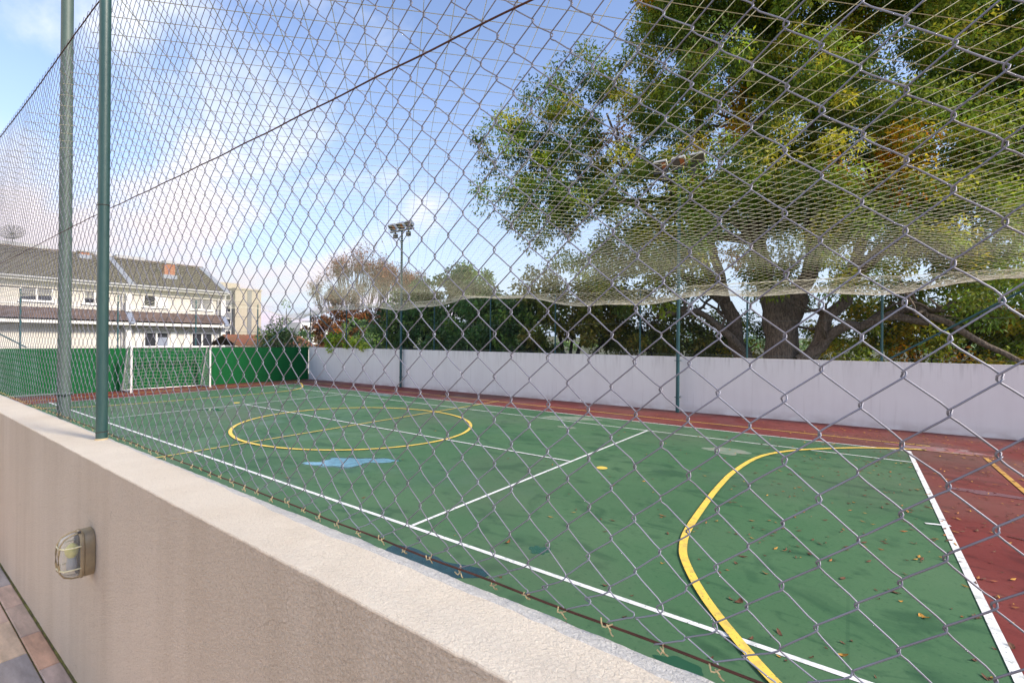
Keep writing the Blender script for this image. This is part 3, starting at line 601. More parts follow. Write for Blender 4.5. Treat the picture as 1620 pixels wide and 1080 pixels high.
# ------------------------------------------------------------------ light poles
def flood_pole(x, y, z0, ztop_, r, label, facing, mt, zw=1.85):
    t = empty('floodlight_pole', (x, y, z0), label, 'light pole', 'floodlight poles round the court')
    b = MB(); zz_ = np.linspace(z0, ztop_, 6); b.tube([(x, y, q) for q in zz_], np.linspace(r, r * .85, 6), 20); b.build('pole', mt, t, smooth=True)
    f = np.array([math.cos(facing), math.sin(facing), 0]); s = np.array([-f[1], f[0], 0]); c = np.array([x, y, ztop_])
    MB().obox(c + (0, 0, -.02), s * .85, f * .035, np.array([0, 0, .03])).build('crossarm', M_dark, t)
    for k in (-1, 1):
        MB().tube([c + s * k * .55 + (0, 0, -.06), c + (0, 0, -.65)], .018, 8).build('brace', mt, t)
        bb = MB(); p = c + s * k * .47 + (0, 0, -.24); bb.obox(p, s * .10, f * .08, np.array([0, 0, .11])); bb.obox(p + (0, 0, .14), s * .03, f * .03, np.array([0, 0, .05]));
        bb.build('ballast_box', M_dark, t, bevel=.01)
    for k in (-1, 0, 1):
        p = c + s * k * .60 + (0, 0, .24) + f * .05
        tilt = R(48); fa = f * math.cos(tilt) - np.array([0, 0, 1]) * math.sin(tilt); ua = f * math.sin(tilt) + np.array([0, 0, 1]) * math.cos(tilt)
        hb = MB()
        V = []
        for (d, ws, hs) in ((-.15, .10, .06), (-.07, .20, .13), (.10, .225, .165)):
            V += [p + fa * d + s * i * ws + ua * j * hs for i, j in ((-1, -1), (1, -1), (1, 1), (-1, 1))]
        hb.add(V, [(0, 3, 2, 1), (0, 1, 5, 4), (1, 2, 6, 5), (2, 3, 7, 6), (3, 0, 4, 7), (4, 5, 9, 8), (5, 6, 10, 9), (6, 7, 11, 10), (7, 4, 8, 11), (8, 9, 10, 11)])
        h = hb.build('floodlight', M_grey, t)
        MB().obox(p + fa * .106, s * .195, ua * .138, fa * .004).build('lens', M_lens, h)
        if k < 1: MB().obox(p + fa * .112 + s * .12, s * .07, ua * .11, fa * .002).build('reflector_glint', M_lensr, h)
        MB().tube([p - s * .245, p - s * .245 - (0, 0, .22), p + s * .245 - (0, 0, .22), p + s * .245], .012, 6).build('bracket', M_dark, h)
    for q in (0.5, 1.72):
        cb = MB(); a = np.linspace(0, 2 * math.pi, 17); cb.tube([(x + (r + .008) * math.cos(u), y + (r + .008) * math.sin(u), z0 + q) for u in a], .014, 5, cap=False)
        cb.tube([(x, y + r, z0 + q), (x, wallY(x) + .02 if y > 5 else .8, z0 + q)], .012, 6); cb.tube([(x - r - .05, y, z0 + q), (x + r + .05, y, z0 + q)], .010, 6); cb.build('wall_clamp', mt, t)
flood_pole(-18.02, 15.72, 0, 7.75, .062, 'slender green floodlight pole with three lamps against open sky beside the bare trees', R(-90), M_fpole)
flood_pole(-4.65, 15.95, 0, 8.1, .060, 'teal floodlight pole whose lamps are half hidden in the big tree', R(-90), M_fpole)
flood_pole(-6.63, 1.27, 0, 8.1, .056, 'thick weathered green pole inside the court just behind the near fence, beside the green post', R(70), M_pole2)

# ------------------------------------------------------------------ far fences
def zig_sheet(p0, p1, zb, zt_, step, r):
    p0 = np.array(p0, float); p1 = np.array(p1, float); Ln = np.linalg.norm(p1 - p0); d = (p1 - p0) / Ln
    n = int(Ln / step); tips = np.arange(0, int((zt_ - zb) / step) + 1)
    k = np.arange(n); s = np.where((tips[None] + k[:, None]) % 2 == 0, 1, -1) * step / 2
    u = (k[:, None] + .5) * step + s
    P = np.zeros((n, len(tips), 3)); P[:, :, 0] = p0[0] + d[0] * u; P[:, :, 1] = p0[1] + d[1] * u; P[:, :, 2] = zb + tips[None] * step
    return tubes(P, r, 3, ref=(-d[1], d[0], 0))
ff = empty('far_chain_link_fence', (-11, 16.3, 1.86), 'chain-link fence on top of the white wall in front of the trees', 'fence')
V, F = zig_sheet((-25.9, wallY(-25.9) + .08), (XE, wallY(XE) + .08), 1.87, 4.12, .05, .0016); np_mesh('chain_link_mesh', V, F, M_dwire, ff, smooth=False)
def fpost(x, y, z0, z1, par, r=.030): MB().tube([(x, y, z0), (x, y, (z0 + z1) / 2), (x, y, z1)], r, 12).build('fence_post', M_fpole, par, smooth=True)
for x in (-25.84, -22.5, -19.26, -15.99, -12.70, -9.51, -6.09, -2.65, 0.71, 4.1, 7.4, 10.8): fpost(x, wallY(x) + .05, 1.85, 4.18, ff)
MB().tube([(-25.84, wallY(-25.84) + .05, 4.12), (-22.2, wallY(-22.2) + .05, 1.95)], .028, 8).build('brace', M_fpole, ff)
MB().tube([(0.85, wallY(.85) + .05, 1.9), (4.1, wallY(4.1) + .05, 4.12)], .028, 8).build('brace', M_fpole, ff)
for zq in (1.93, 3.0, 4.12):
    b = MB(); b.tube([(-25.84, wallY(-25.84) + .07, zq), (XE, wallY(XE) + .07, zq)], .004, 5); b.build('tension_wire', M_dwire, ff)
ef = empty('end_chain_link_fence', (-26, 8, 1.86), 'chain-link fence on top of the green end wall in front of the white houses', 'fence')
V, F = zig_sheet((-26.0, 0.7), (-26.0, 15.6), 1.87, 4.12, .05, .0016); np_mesh('chain_link_mesh', V, F, M_dwire, ef, smooth=False)
for y in (0.75, 3.72, 6.70, 9.72, 12.68): fpost(-26.0, y, 1.85, 4.18, ef)
MB().tube([(-26.0, 15.5, 4.12), (-26.0, 13.0, 1.95)], .028, 8).build('brace', M_fpole, ef)
MB().tube([(-26.0, 0.8, 4.12), (-26.0, 3.9, 1.9)], .028, 8).build('brace', M_fpole, ef)
for zq in (1.93, 4.12): MB().tube([(-26.0, 0.7, zq), (-26.0, 15.6, zq)], .004, 5).build('tension_wire', M_dwire, ef)

# ------------------------------------------------------------------ overhead net
def net_z(X, Y):
    yf = wallY(X) + .05
    z = np.full(np.shape(X), H + 1.90)
    z = z - 0.10 * np.sin(np.clip((Y - .8) / 15.0, 0, 1) * math.pi) * (1 + .4 * np.sin(X * .5 + 1))
    dip = 0.32 + 0.13 * np.sin(X * 0.75 + 0.9) + 0.10 * np.sin(X * 0.33 + 2.2) + 0.05 * np.sin(X * 2.1) + 0.24 * np.exp(-((X + 5.0) / 4.2) ** 2)
    c = yf - 1.35 + 0.25 * np.sin(X * .6)
    wd_ = np.where(Y < c, 1.5, 0.7); z = z - dip * np.exp(-((Y - c) / wd_) ** 2)
    dxe = np.clip((-24.7 - X) / 1.2, -3, 3); z = z - 0.30 * np.exp(-((X + 24.9) / .7) ** 2) * (1 + .5 * np.sin(Y * .9))
    return z
def inside(X, Y): return (X > -25.9) & (X < 7.5) & (Y > .83) & (Y < wallY(X) + .05)
def net():
    t = empty('overhead_net', (-9, 8, 4.2), 'cream cord safety net stretched over the whole court like a ceiling', 'net')
    segs = []
    for ang, gap in ((R(45.6), 0.19), (R(138.4), 0.165)):
        d = np.array([math.cos(ang), math.sin(ang)]); nn = np.array([-d[1], d[0]])
        for o_ in np.arange(-40, 40, gap):
            u = np.arange(-40, 40, 0.16)
            X = o_ * nn[0] + u * d[0]; Y = o_ * nn[1] + u * d[1]
            X = X + 0.02 * np.sin(Y * 1.9 + o_ * 3); Y2 = Y + 0.02 * np.sin(X * 2.3 + o_)
            ok = inside(X, Y2)
            idx = np.where(ok)[0]
            if len(idx) < 2: continue
            for run in np.split(idx, np.where(np.diff(idx) > 1)[0] + 1):
                if len(run) < 2: continue
                segs.append(np.stack([X[run], Y2[run], net_z(X[run], Y2[run])], 1))
    Vs, Fs, n0 = [], [], 0
    for s in segs:
        V, F = tubes(s[None], 0.0025, 3, ref=(0.01, 0.02, 1)); Vs.append(V); Fs.append(F + n0); n0 += len(V)
    np_mesh('net_cords', np.concatenate(Vs), np.concatenate(Fs), M_rope, t, smooth=False)
    # border rope with loose folds along the far side
    xs = np.linspace(-25.8, 7.4, 500)
    for j, (off, dz, r) in enumerate(((1.35, 0.0, .007), (1.15, -0.02, .005), (0.05, 0.02, .008))):
        Y = wallY(xs) + .05 - off + 0.25 * np.sin(xs * .6) * (off > .1) + .03 * np.sin(xs * 3 + j)
        b = MB(); b.tube(np.stack([xs, Y, net_z(xs, Y) + dz + .01 * np.sin(xs * 9 + j)], 1), r, 5); b.build('border_rope', M_hem, t)
    # gathered slack hanging near the far edge: extra layer of close cords
    P = []
    for j in range(24):
        q = (j - 12) * 0.05
        Y = wallY(xs) + .05 - 1.35 + .25 * np.sin(xs * .6) + q + .02 * np.sin(xs * 5 + j * 2)
        P.append(np.stack([xs, Y, net_z(xs, Y) + .012 * np.sin(xs * 7 + j)], 1))
    V, F = tubes(np.array(P), 0.0028, 3, ref=(0, 0, 1)); np_mesh('gathered_cords', V, F, M_hem, t, smooth=False)
    ys = np.linspace(.9, 15.5, 200); b = MB(); b.tube(np.stack([np.full(200, -24.9), ys, net_z(np.full(200, -24.9), ys)], 1), .010, 5); b.build('border_rope', M_hem, t)
    # support cable crossing the court
net()

# ------------------------------------------------------------------ goal
def goal():
    t = empty('futsal_goal', (-24.6, 8.3, 0), 'white framed goal with a white net standing before the green end wall', 'goal')
    xg = -24.6; ya, yb, h = 6.80, 9.85, 1.93
    def tb(n_, pts, r=.042, mt=M_goal): return MB().tube(pts, r, 14).build(n_, mt, t, smooth=True)
    tb('goal_post', [(xg, ya, 0), (xg, ya, h)]); tb('goal_post', [(xg - .1, yb, 0), (xg - .1, yb, h)]); tb('crossbar', [(xg, ya - .04, h), (xg - .1, yb + .04, h)])
    for y in (ya, yb):
        tb('back_stay', [(xg, y, h), (xg - .45, y, h - .02), (xg - 1.15, y, .05)], .025); tb('ground_rail', [(xg, y, .04), (xg - 1.15, y, .04)], .022)
    tb('rear_rail', [(xg - 1.15, ya, .04), (xg - 1.15, yb, .04)], .022)
    P = []
    def pt(u, v):   # u along, v down the back
        y = ya + (yb - ya) * u
        if v < .25: x = xg - .06 - .45 * (v / .25); z = h - .02 - .03 * math.sin(v / .25 * math.pi)
        else: q = (v - .25) / .75; x = xg - .51 - .62 * q + .12 * math.sin(q * math.pi); z = (h - .02) * (1 - q) + .04 * q
        return (x + .03 * math.sin(u * 9), y, z + .02 * math.sin(u * 14 + v * 5))
    b = MB()
    for i in range(22): b.tube([pt(i / 21, v) for v in np.linspace(0, 1, 16)], .0045, 4, cap=False)
    for v in np.linspace(0, 1, 17): b.tube([pt(u, v) for u in np.linspace(0, 1, 20)], .0045, 4, cap=False)
    for y in (ya, yb):
        for q in np.linspace(.05, 1, 16): 
            zt2 = h * q; xr = xg - .45 - .70 * (1 - q)
            b.tube([(xg, y, zt2), ((xg + xr) / 2, y, zt2 - .03), (xr, y, zt2)], .006, 4, cap=False)
        for q in np.linspace(.1, 1, 8): b.tube([(xg - 1.1 * q, y, .05), (xg - 1.1 * q, y, min(h, h * (1.15 - q) / .7))], .006, 4, cap=False)
    b.build('goal_net', mat('white_net_cord', (0.36, 0.40, 0.35), 0.9), t)
goal()

# ------------------------------------------------------------------ puddles and marks
def sky_puddle():
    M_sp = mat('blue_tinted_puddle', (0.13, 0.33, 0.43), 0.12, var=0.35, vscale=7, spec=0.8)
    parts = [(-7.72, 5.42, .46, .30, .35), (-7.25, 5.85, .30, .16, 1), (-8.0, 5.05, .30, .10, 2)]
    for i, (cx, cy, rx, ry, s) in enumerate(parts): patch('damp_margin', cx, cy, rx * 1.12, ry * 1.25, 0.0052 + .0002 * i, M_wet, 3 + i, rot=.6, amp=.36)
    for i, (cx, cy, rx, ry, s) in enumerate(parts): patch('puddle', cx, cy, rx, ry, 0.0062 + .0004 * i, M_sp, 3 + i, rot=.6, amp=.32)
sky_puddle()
patch('puddle', -3.55, 3.42, .60, .30, 0.0060, mat('dark_wet_puddle', (0.014, 0.050, 0.050), 0.18, var=.4, vscale=6, spec=.3), 11, rot=.1)
patch('puddle', -2.78, 4.42, .11, .09, 0.0060, M_wet, 13)
patch('puddle', -0.98, 3.42, .16, .09, 0.0060, M_wet, 14)
patch('puddle', -16.2, 13.0, .7, .16, 0.0060, M_water, 15); patch('puddle', -16.9, 6.7, .55, .2, 0.0063, M_wet, 16, rot=.4)
patch('puddle', 1.9, 8.1, .28, .12, 0.0060, M_wetred, 17); patch('puddle', 2.7, 9.6, .55, .35, 0.0063, M_wetred, 18); patch('puddle', 1.75, 10.3, .42, .14, 0.0060, M_wetred, 19)
patch('silt_patch', -6.9, 12.6, .8, .35, 0.0063, M_silt, 20, rot=.2); patch('silt_patch', -2.15, 10.9, .38, .3, 0.0063, M_silt, 21)
patch('silt_patch', -6.2, 11.2, .3, .12, 0.0063, M_silt, 22)
patch('silt_patch', 1.6, 13.95, .8, .3, 0.0035, mat('grey_silt', (.22, .17, .17), .85, col2=(.25, .06, .06), vscale=4), 23)

# ------------------------------------------------------------------ fallen leaves
def leaf_mesh(seed, mt):
    rr = random.Random(seed); n = 6; top = []; bot = []
    Ln = rr.uniform(.05, .085); wd = rr.uniform(.011, .018); curl = rr.uniform(.004, .016)
    for i in range(n + 1):
        u = i / n; w_ = wd * math.sin(math.pi * min(.999, u * .92 + .06)) ** .8; z = curl * (1 - (2 * u - 1) ** 2) * -1 + curl + .002
        bend = .012 * math.sin(u * 3 + seed)
        top.append((Ln * (u - .5), bend + w_, z + .004 * rr.random())); bot.append((Ln * (u - .5), bend - w_, z + .004 * rr.random()))
    mid = [(a[0], (a[1] + b[1]) / 2, min(a[2], b[2]) - .002) for a, b in zip(top, bot)]
    me = bpy.data.meshes.new('fallen_leaf'); k = n + 1
    me.from_pydata(top + mid + bot, [], [(i, i + 1, k + i + 1, k + i) for i in range(n)] + [(k + i, k + i + 1, 2 * k + i + 1, 2 * k + i) for i in range(n)])
    me.materials.append(mt); return me
LM = {c: [leaf_mesh(s + 10 * i, mt) for s in range(4)] for i, (c, mt) in enumerate((('brown', M_fallen), ('yellow', M_fallen2), ('orange', M_fallen3)))}
def leaf_spots(n, seed):
    rr = random.Random(seed); res = []
    while len(res) < n:
        x = rr.uniform(-9, 5); y = rr.uniform(2.2, 16.0)
        p = math.exp(-((x - 1.2) / 2.6) ** 2) * (0.18 + .42 * (y / 15)) + 1.3 * math.exp(-((y - wallY(x)) / .9) ** 2) * math.exp(-((x - 1) / 5) ** 2) + .35 * math.exp(-((x - 3.2) / 1.6) ** 2) + .012
        if y > wallY(x) - .08: continue
        if rr.random() < p * (1 + 1.5 * noise.noise(Vector((x * 1.5, y * 1.5, 4)))): res.append((x, y, rr))
    return res
spots = leaf_spots(1900, 5)
def zleaf(x, y): return 0.022
near = sorted(spots, key=lambda s: math.hypot(s[0], s[1]))[:290]
for (x, y, rr) in near:
    c = rr.choices(['brown', 'yellow', 'orange'], [.62, .2, .18])[0]
    o = bpy.data.objects.new('fallen_leaf', rr.choice(LM[c])); COL.objects.link(o); o.location = (x, y, zleaf(x, y) - .014); o.rotation_euler = (rr.uniform(-.3, .3), rr.uniform(-.3, .3), rr.uniform(0, 6.3)); s = rr.choice((.35, .5, .6, .7, .9, 1.25)) * rr.uniform(.85, 1.1); o.scale = (s, s * rr.uniform(.7, 1.4), s)
    where = 'green court' if (x < 1 and y < 13.33) else 'red court border'
    tag(o, f'{dict(brown="dry dark brown", yellow="bright yellow", orange="rusty orange")[c]} leaf fallen on the {where}', 'fallen leaf', f'{c} leaves fallen on the {where}')
rest = [s for s in spots if s not in near]
V = []; F = []; mi = []; n0 = 0
for (x, y, rr) in rest:
    c = rr.choices([0, 1, 2], [.62, .2, .18])[0]; a = rr.uniform(0, 6.3); l_ = rr.uniform(.02, .045); w_ = l_ * rr.uniform(.25, .45); z = zleaf(x, y) - .012
    ca, sa = math.cos(a), math.sin(a)
    for (u, q, h_) in ((-l_, 0, .004), (0, -w_, .001), (l_, 0, .012), (0, w_, .006)): V.append((x + u * ca - q * sa, y + u * sa + q * ca, z + h_))
    F.append((n0, n0 + 1, n0 + 2, n0 + 3)); n0 += 4; mi.append(c)
o = np_mesh('fallen_leaves', np.array(V), np.array(F), [M_fallen, M_fallen2, M_fallen3], smooth=False, mi=np.array(mi)); tag(o, 'litter of small brown and yellow leaves spread over the far right of the court', 'leaf litter', kind='stuff')

# ------------------------------------------------------------------ houses
def tiles(xa, za, xb, zb, ya, yb, pitch=.26):
    """roof slope from eave (xa,za) to ridge (xb,zb) spanning ya..yb, wavy along Y with stepped courses"""
    ny = int((yb - ya) / pitch) * 4; ns = 2 * max(4, int(math.hypot(xb - xa, zb - za) / .36))
    ys = np.linspace(ya, yb, ny + 1); V = []
    nx, nz_ = (zb - za), -(xb - xa); ln = math.hypot(nx, nz_); nx, nz_ = nx / ln, nz_ / ln
    if nz_ < 0: nx, nz_ = -nx, -nz_
    for i in range(ns + 1):
        c = i // 2; t = (c + (1 if i % 2 else 0)) / (ns // 2) if i < ns else 1
        lift = .05 if i % 2 == 0 else .0
        for y in ys:
            wv = .055 * abs(math.sin((y - ya) / pitch * math.pi)) + lift
            V.append((xa + (xb - xa) * t + nx * wv, y, za + (zb - za) * t + nz_ * wv))
    k = ny + 1; i, j = np.meshgrid(np.arange(ns), np.arange(ny), indexing='ij'); b = i * k + j
    return np.array(V), np.stack([b, b + 1, b + k + 1, b + k], -1).reshape(-1, 4)
def window(par, X, ya, yb, za, zb, panes=2, fill=None, deep=.0):
    f = MB(); t = .07
    for (a, b) in (((X, ya - t, za - t), (X + .06, yb + t, za)), ((X, ya - t, zb), (X + .06, yb + t, zb + t)), ((X, ya - t, za), (X + .06, ya, zb)), ((X, yb, za), (X + .06, yb + t, zb))): f.box(a, b)
    for k in range(1, panes):
        y = ya + (yb - ya) * k / panes; f.box((X, y - .05, za), (X + .055, y + .05, zb))
    f.box((X, ya - .16, za - t - .07), (X + .14, yb + .16, za - t))
    w_ = f.build('window', M_trimw, par)
    for k in range(panes):
        y0 = ya + (yb - ya) * k / panes + (.05 if k else 0); y1 = ya + (yb - ya) * (k + 1) / panes - (.05 if k < panes - 1 else 0)
        g = MB(); g.box((X + .004, y0, za), (X + .02, y1, zb)); g.build('pane', M_glass, w_)
        if fill:
            mt, a, b = fill[k % len(fill)]
            if mt is not None: 
                h_ = zb - za; MB().box((X + .022, y0, za + h_ * a), (X + .032, y1, za + h_ * b)).build('blind', mt, w_)
def terrace_house(ya, yb, label, wins_up, wins_dn, ridge=8.14, right_end=False, left_verge=True, xf=-40.0, chim=None, ridge_cap=None):
    t = empty('terraced_house', (xf - 4, (ya + yb) / 2, 0), label, 'house', 'white terraced houses beyond the green wall')
    ya += .004; yb -= .004
    MB().box((xf - 8, ya, -.3), (xf, yb, 5.95)).build('wall', M_wallw, t)
    # gable prism
    g = MB(); g.add([(xf - 8, ya + .01, 5.95), (xf, ya + .01, 5.95), (xf - 4, ya + .01, ridge - .1), (xf - 8, yb - .01, 5.95), (xf, yb - .01, 5.95), (xf - 4, yb - .01, ridge - .1)], [(0, 1, 2), (3, 5, 4), (0, 2, 5, 3), (1, 4, 5, 2), (0, 3, 4, 1)]); g.build('gable', M_wallw, t)
    V, F = tiles(xf + .62, 5.93, xf - 4, ridge, ya, yb); rf = np_mesh('roof', V, F, M_tile, t, smooth=True)
    V, F = tiles(xf - 8.6, 5.93, xf - 4, ridge, ya, yb); np_mesh('rear_roof', V, F[:, ::-1], M_tile, t, smooth=True)
    MB().tube([(xf - 4, ya, ridge + .06), (xf - 4, yb, ridge + .06)], .11, 8).build('ridge_tiles', M_tile2, t)
    MB().box((xf + .002, ya, 5.70), (xf + .60, yb, 5.92)).build('eaves', M_trimw, t)
    MB().box((xf + .002, ya, 5.30), (xf + .12, yb, 5.70)).build('cornice', M_shadew if False else M_wallw, t)
    # tiled canopy between floors
    V, F = tiles(xf + .95, 3.40, xf + .02, 4.08, ya, yb); np_mesh('canopy_roof', V, F, M_tile2, t, smooth=True)
    MB().box((xf + .003, ya, 3.18), (xf + .88, yb, 3.36)).build('canopy_fascia', M_trimw, t)
    # pilaster
    MB().box((xf + .002, yb - .35, 4.1), (xf + .35, yb - .05, 5.29)).build('party_pier', M_trimw, t)
    MB().box((xf + .002, yb - .35, -.2), (xf + .35, yb - .05, 3.17)).build('party_pier', M_trimw, t)
    fl = MB(); fl.add([(xf + .75, yb - .34, 6.02), (xf - 4, yb - .34, ridge + .12), (xf - 4, yb + (.06 if right_end else -.02), ridge + .12), (xf + .75, yb + (.06 if right_end else -.02), 6.02)] + [(xf + .75, yb - .34, 5.86), (xf - 4, yb - .34, ridge - .04), (xf - 4, yb + (.06 if right_end else -.02), ridge - .04), (xf + .75, yb + (.06 if right_end else -.02), 5.86)], [(0, 3, 2, 1), (4, 5, 6, 7), (0, 1, 5, 4), (2, 3, 7, 6), (3, 0, 4, 7)])
    fl.build('verge_flashing', M_flash, t)
    fl = MB(); fl.add([(xf + 1.0, yb - .34, 3.46), (xf + .03, yb - .34, 4.22), (xf + .03, yb - .02, 4.22), (xf + 1.0, yb - .02, 3.46), (xf + 1.0, yb - .34, 3.3), (xf + .03, yb - .34, 4.06), (xf + .03, yb - .02, 4.06), (xf + 1.0, yb - .02, 3.3)], [(0, 3, 2, 1), (4, 5, 6, 7), (0, 1, 5, 4), (2, 3, 7, 6), (3, 0, 4, 7)]); fl.build('canopy_flashing', M_flash, t)
    MB().tube([(xf + .70, ya, 5.88), (xf + .70, yb, 5.88)], .065, 8).build('gutter', M_shadew, t)
    MB().tube([(xf + .62, yb - .55, 5.85), (xf + .12, yb - .50, 5.45), (xf + .09, yb - .50, 4.2)], .045, 8).build('downpipe', M_shadew, t)
    MB().tube([(xf + .09, yb - .50, 3.1), (xf + .09, yb - .50, 0)], .045, 8).build('downpipe', M_shadew, t)
    for wdw in wins_dn:
        a_, b_ = wdw[0], wdw[1]; hb = MB(); hp = [(xf + .16, a_ - .45 + (b_ - a_ + .9) * q, 2.86 + .16 * math.sin(q * math.pi) ** .5) for q in np.linspace(0, 1, 13)]; hb.tube(hp, .05, 6); hb.build('window_hood', M_trimw, t)
        MB().box((xf + .002, a_ - .55, 1.0), (xf + .05, a_ - .20, 2.8)).build('open_shutter', M_trimw, t); MB().box((xf + .002, b_ + .20, 1.0), (xf + .05, b_ + .55, 2.8)).build('open_shutter', M_trimw, t)
    MB().box((xf + .003, ya, 4.30), (xf + .035, yb - .36, 4.36)).build('string_course', M_trimw, t)
    for wdw in wins_up + wins_dn: window(t, xf, *wdw[:4], panes=wdw[4], fill=wdw[5])
    if chim:
        x, y, a, h_ = chim
        z0 = 5.93 + (xf + .62 - x) / 4.62 * (ridge - 5.93) - .3
        c = MB(); c.box((x - .3, y - a, z0), (x + .3, y + a, z0 + h_)); ch = c.build('chimney', M_brick, t)
        MB().box((x - .38, y - a - .08, z0 + h_ + .003), (x + .38, y + a + .08, z0 + h_ + .10)).build('chimney_cap', M_shadew, ch)
        MB().box((x + .30, y - a - .1, z0 + .1), (x + .46, y + a + .1, z0 + .42)).build('flashing', M_flash, ch)
    if ridge_cap:
        for (a, b) in ridge_cap: MB().box((xf - 4.6, a, ridge + .10), (xf - 3.9, b, ridge + .32)).build('ridge_vent', M_shadew, t)
    return t
U = lambda a, b, fl=None, p=2: (a, b, 4.56, 5.30, p, fl)
D_ = lambda a, b, fl=None: (a, b, 1.2, 2.68, 2, fl)
sh = (M_shut, .45, 1.0)
terrace_house(-12.2, -5.0, 'white terraced house out at the left end of the row', [U(-10.4, -9.1), U(-7.7, -6.7)], [])
terrace_house(-5.0, 1.35, 'white terraced house third from the right of the row', [U(-3.4, -2.1), U(-.6, .4)], [])
terrace_house(1.35, 11.0, 'white terraced house with a wide twin window, to the left of the grey roof flashing', [U(5.75, 7.05, [sh, sh]), U(8.6, 9.6, [(M_shut, .35, 1), (M_shut, .5, 1)])], [], chim=(-43.6, 9.3, .24, .62), ridge_cap=[(2.0, 7.6), (9.9, 10.9)])
terrace_house(11.0, 16.92, 'white terraced house at the right end of the row with an orange brick chimney', [U(11.75, 13.05, [(M_shut, 0, .0), (M_trimw, .05, .95)]), U(14.65, 15.98, [(M_shut, .0, 1), (M_shut, .0, 1)])], [D_(11.8, 13.15, [(M_curtain, 0, .0), (M_flash, 0, .8)]), D_(14.72, 16.02, [(None, 0, 0), (None, 0, 0)])], right_end=True, chim=(-41.4, 13.62, .33, 1.25), ridge_cap=[(11.2, 12.9), (14.2, 15.0)])
# arches over the ground-floor windows
# rooftop mesh dish aerial
da = empty('dish_aerial', (-44, 5.9, 8.1), 'round mesh dish aerial on a mast above the house roof at far left', 'aerial')
MB().tube([(-44, 5.9, 8.0), (-44, 5.9, 8.75)], .03, 8).build('mast', M_dark, da)
b = MB(); fwd = np.array([.75, -.3, .6]); fwd /= np.linalg.norm(fwd); s_ = np.cross(fwd, (0, 0, 1)); s_ /= np.linalg.norm(s_); u_ = np.cross(s_, fwd); c_ = np.array([-44, 5.9, 8.95])
for rr_ in np.linspace(.1, .62, 8):
    b.tube([c_ + rr_ * (math.cos(a) * s_ + math.sin(a) * u_) + fwd * rr_ ** 2 * .45 for a in np.linspace(0, 2 * math.pi, 25)], .012, 4, cap=False)
for a in np.linspace(0, 2 * math.pi, 17)[:-1]: b.tube([c_ + q * (math.cos(a) * s_ + math.sin(a) * u_) + fwd * q * q * .45 for q in np.linspace(0, .62, 5)], .012, 4, cap=False)
b.build('dish', M_dark, da)
MB().tube([c_, c_ + fwd * .5], .015, 5).build('feed', M_dark, da)

def apartment():
    t = empty('apartment_block', (-64, 28, 0), 'beige flat roofed apartment block with a grey window side beyond the terraced houses', 'building')
    X = -60.0
    MB().box((X - 10, 26.6, -.3), (X, 29.65, 8.3)).build('wall', M_apt, t)
    MB().box((X - 12, 24.4, -.3), (X - .6, 26.597, 8.15)).build('side_wing', M_aptg, t)
    MB().box((X - 8, 25.4, 8.305), (X - 2, 28.0, 9.2)).build('roof_room', M_apt, t)
    MB().box((X - 10.1, 26.55, 8.31), (X + .1, 29.75, 8.48)).build('parapet', M_apt, t)
    MB().box((X + .002, 28.0, 2), (X + .05, 28.5, 8.3)).build('dark_strip', M_shut, t)  # dark grey upright strip, slightly proud of the beige front
    for k in range(4):
        for j in range(2):
            y = 24.75 + j * 1.0; z = 2.6 + k * 1.45
            f = MB(); f.box((X - .6, y, z), (X - .55, y + .62, z + .75)); w_ = f.build('window', M_trimw, t)
            MB().box((X - .547, y + .06, z + .06), (X - .53, y + .56, z + .69)).build('pane', M_glass, w_)
    for z in (3.2, 5.0, 6.8): MB().box((X + .002, 26.6, z), (X + .02, 27.99, z + .04)).build('joint_line', M_shut, t); MB().box((X + .002, 28.51, z), (X + .02, 29.64, z + .04)).build('joint_line', M_shut, t)
apartment()
def lowhouse(x, ya, yb, zr, label, mt=M_tred, dx=5, ze=None):
    ze = zr - .9 if ze is None else ze
    t = empty('low_roof_house', (x - dx / 2, (ya + yb) / 2, 0), label, 'house')
    MB().box((x - dx, ya + .2, -.3), (x - .3, yb - .2, ze - .03)).build('wall', M_wallw, t)
    V, F = tiles(x, ze, x - dx / 2, zr, ya, yb); np_mesh('roof', V, F, mt, t)
    V, F = tiles(x - dx, ze, x - dx / 2, zr, ya, yb); np_mesh('rear_roof', V, F[:, ::-1], mt, t)
    window(t, x - .298, ya + 1, ya + 1.8, .8, 1.5, 1); return t
lowhouse(-33.0, 14.9, 20.5, 2.55, 'low house with a mossy red tiled roof just beyond the green wall', ze=1.75)
rnd = random.Random(4)
for i, (px, py, z, wd, hh, lb) in enumerate(((424, 521, 160, 9, 5.5, 'distant white block on the hill left of the gap between the trees'), (434, 524, 175, 8, 4.0, 'distant low white house beside the white block on the hill'), (447, 519, 190, 10, 7, 'distant pale tower block rising over the hill trees'))):
    p = at(px + 60, py, z); t = empty('hillside_building', (p[0], p[1], 2), lb, 'building')
    MB().box((p[0] - wd / 2, p[1] - wd / 2, 0), (p[0] + wd / 2, p[1] + wd / 2, p[2] + hh * .4)).build('wall', M_trimw, t)
    for k in range(3):
        for j in range(2): MB().box((p[0] + wd / 2, p[1] - wd * .35 + k * wd * .27, p[2] - 2.2 + j * 2.2), (p[0] + wd / 2 + .05, p[1] - wd * .35 + k * wd * .27 + 1.1, p[2] - 1.0 + j * 2.2)).build('window', M_glass, t)

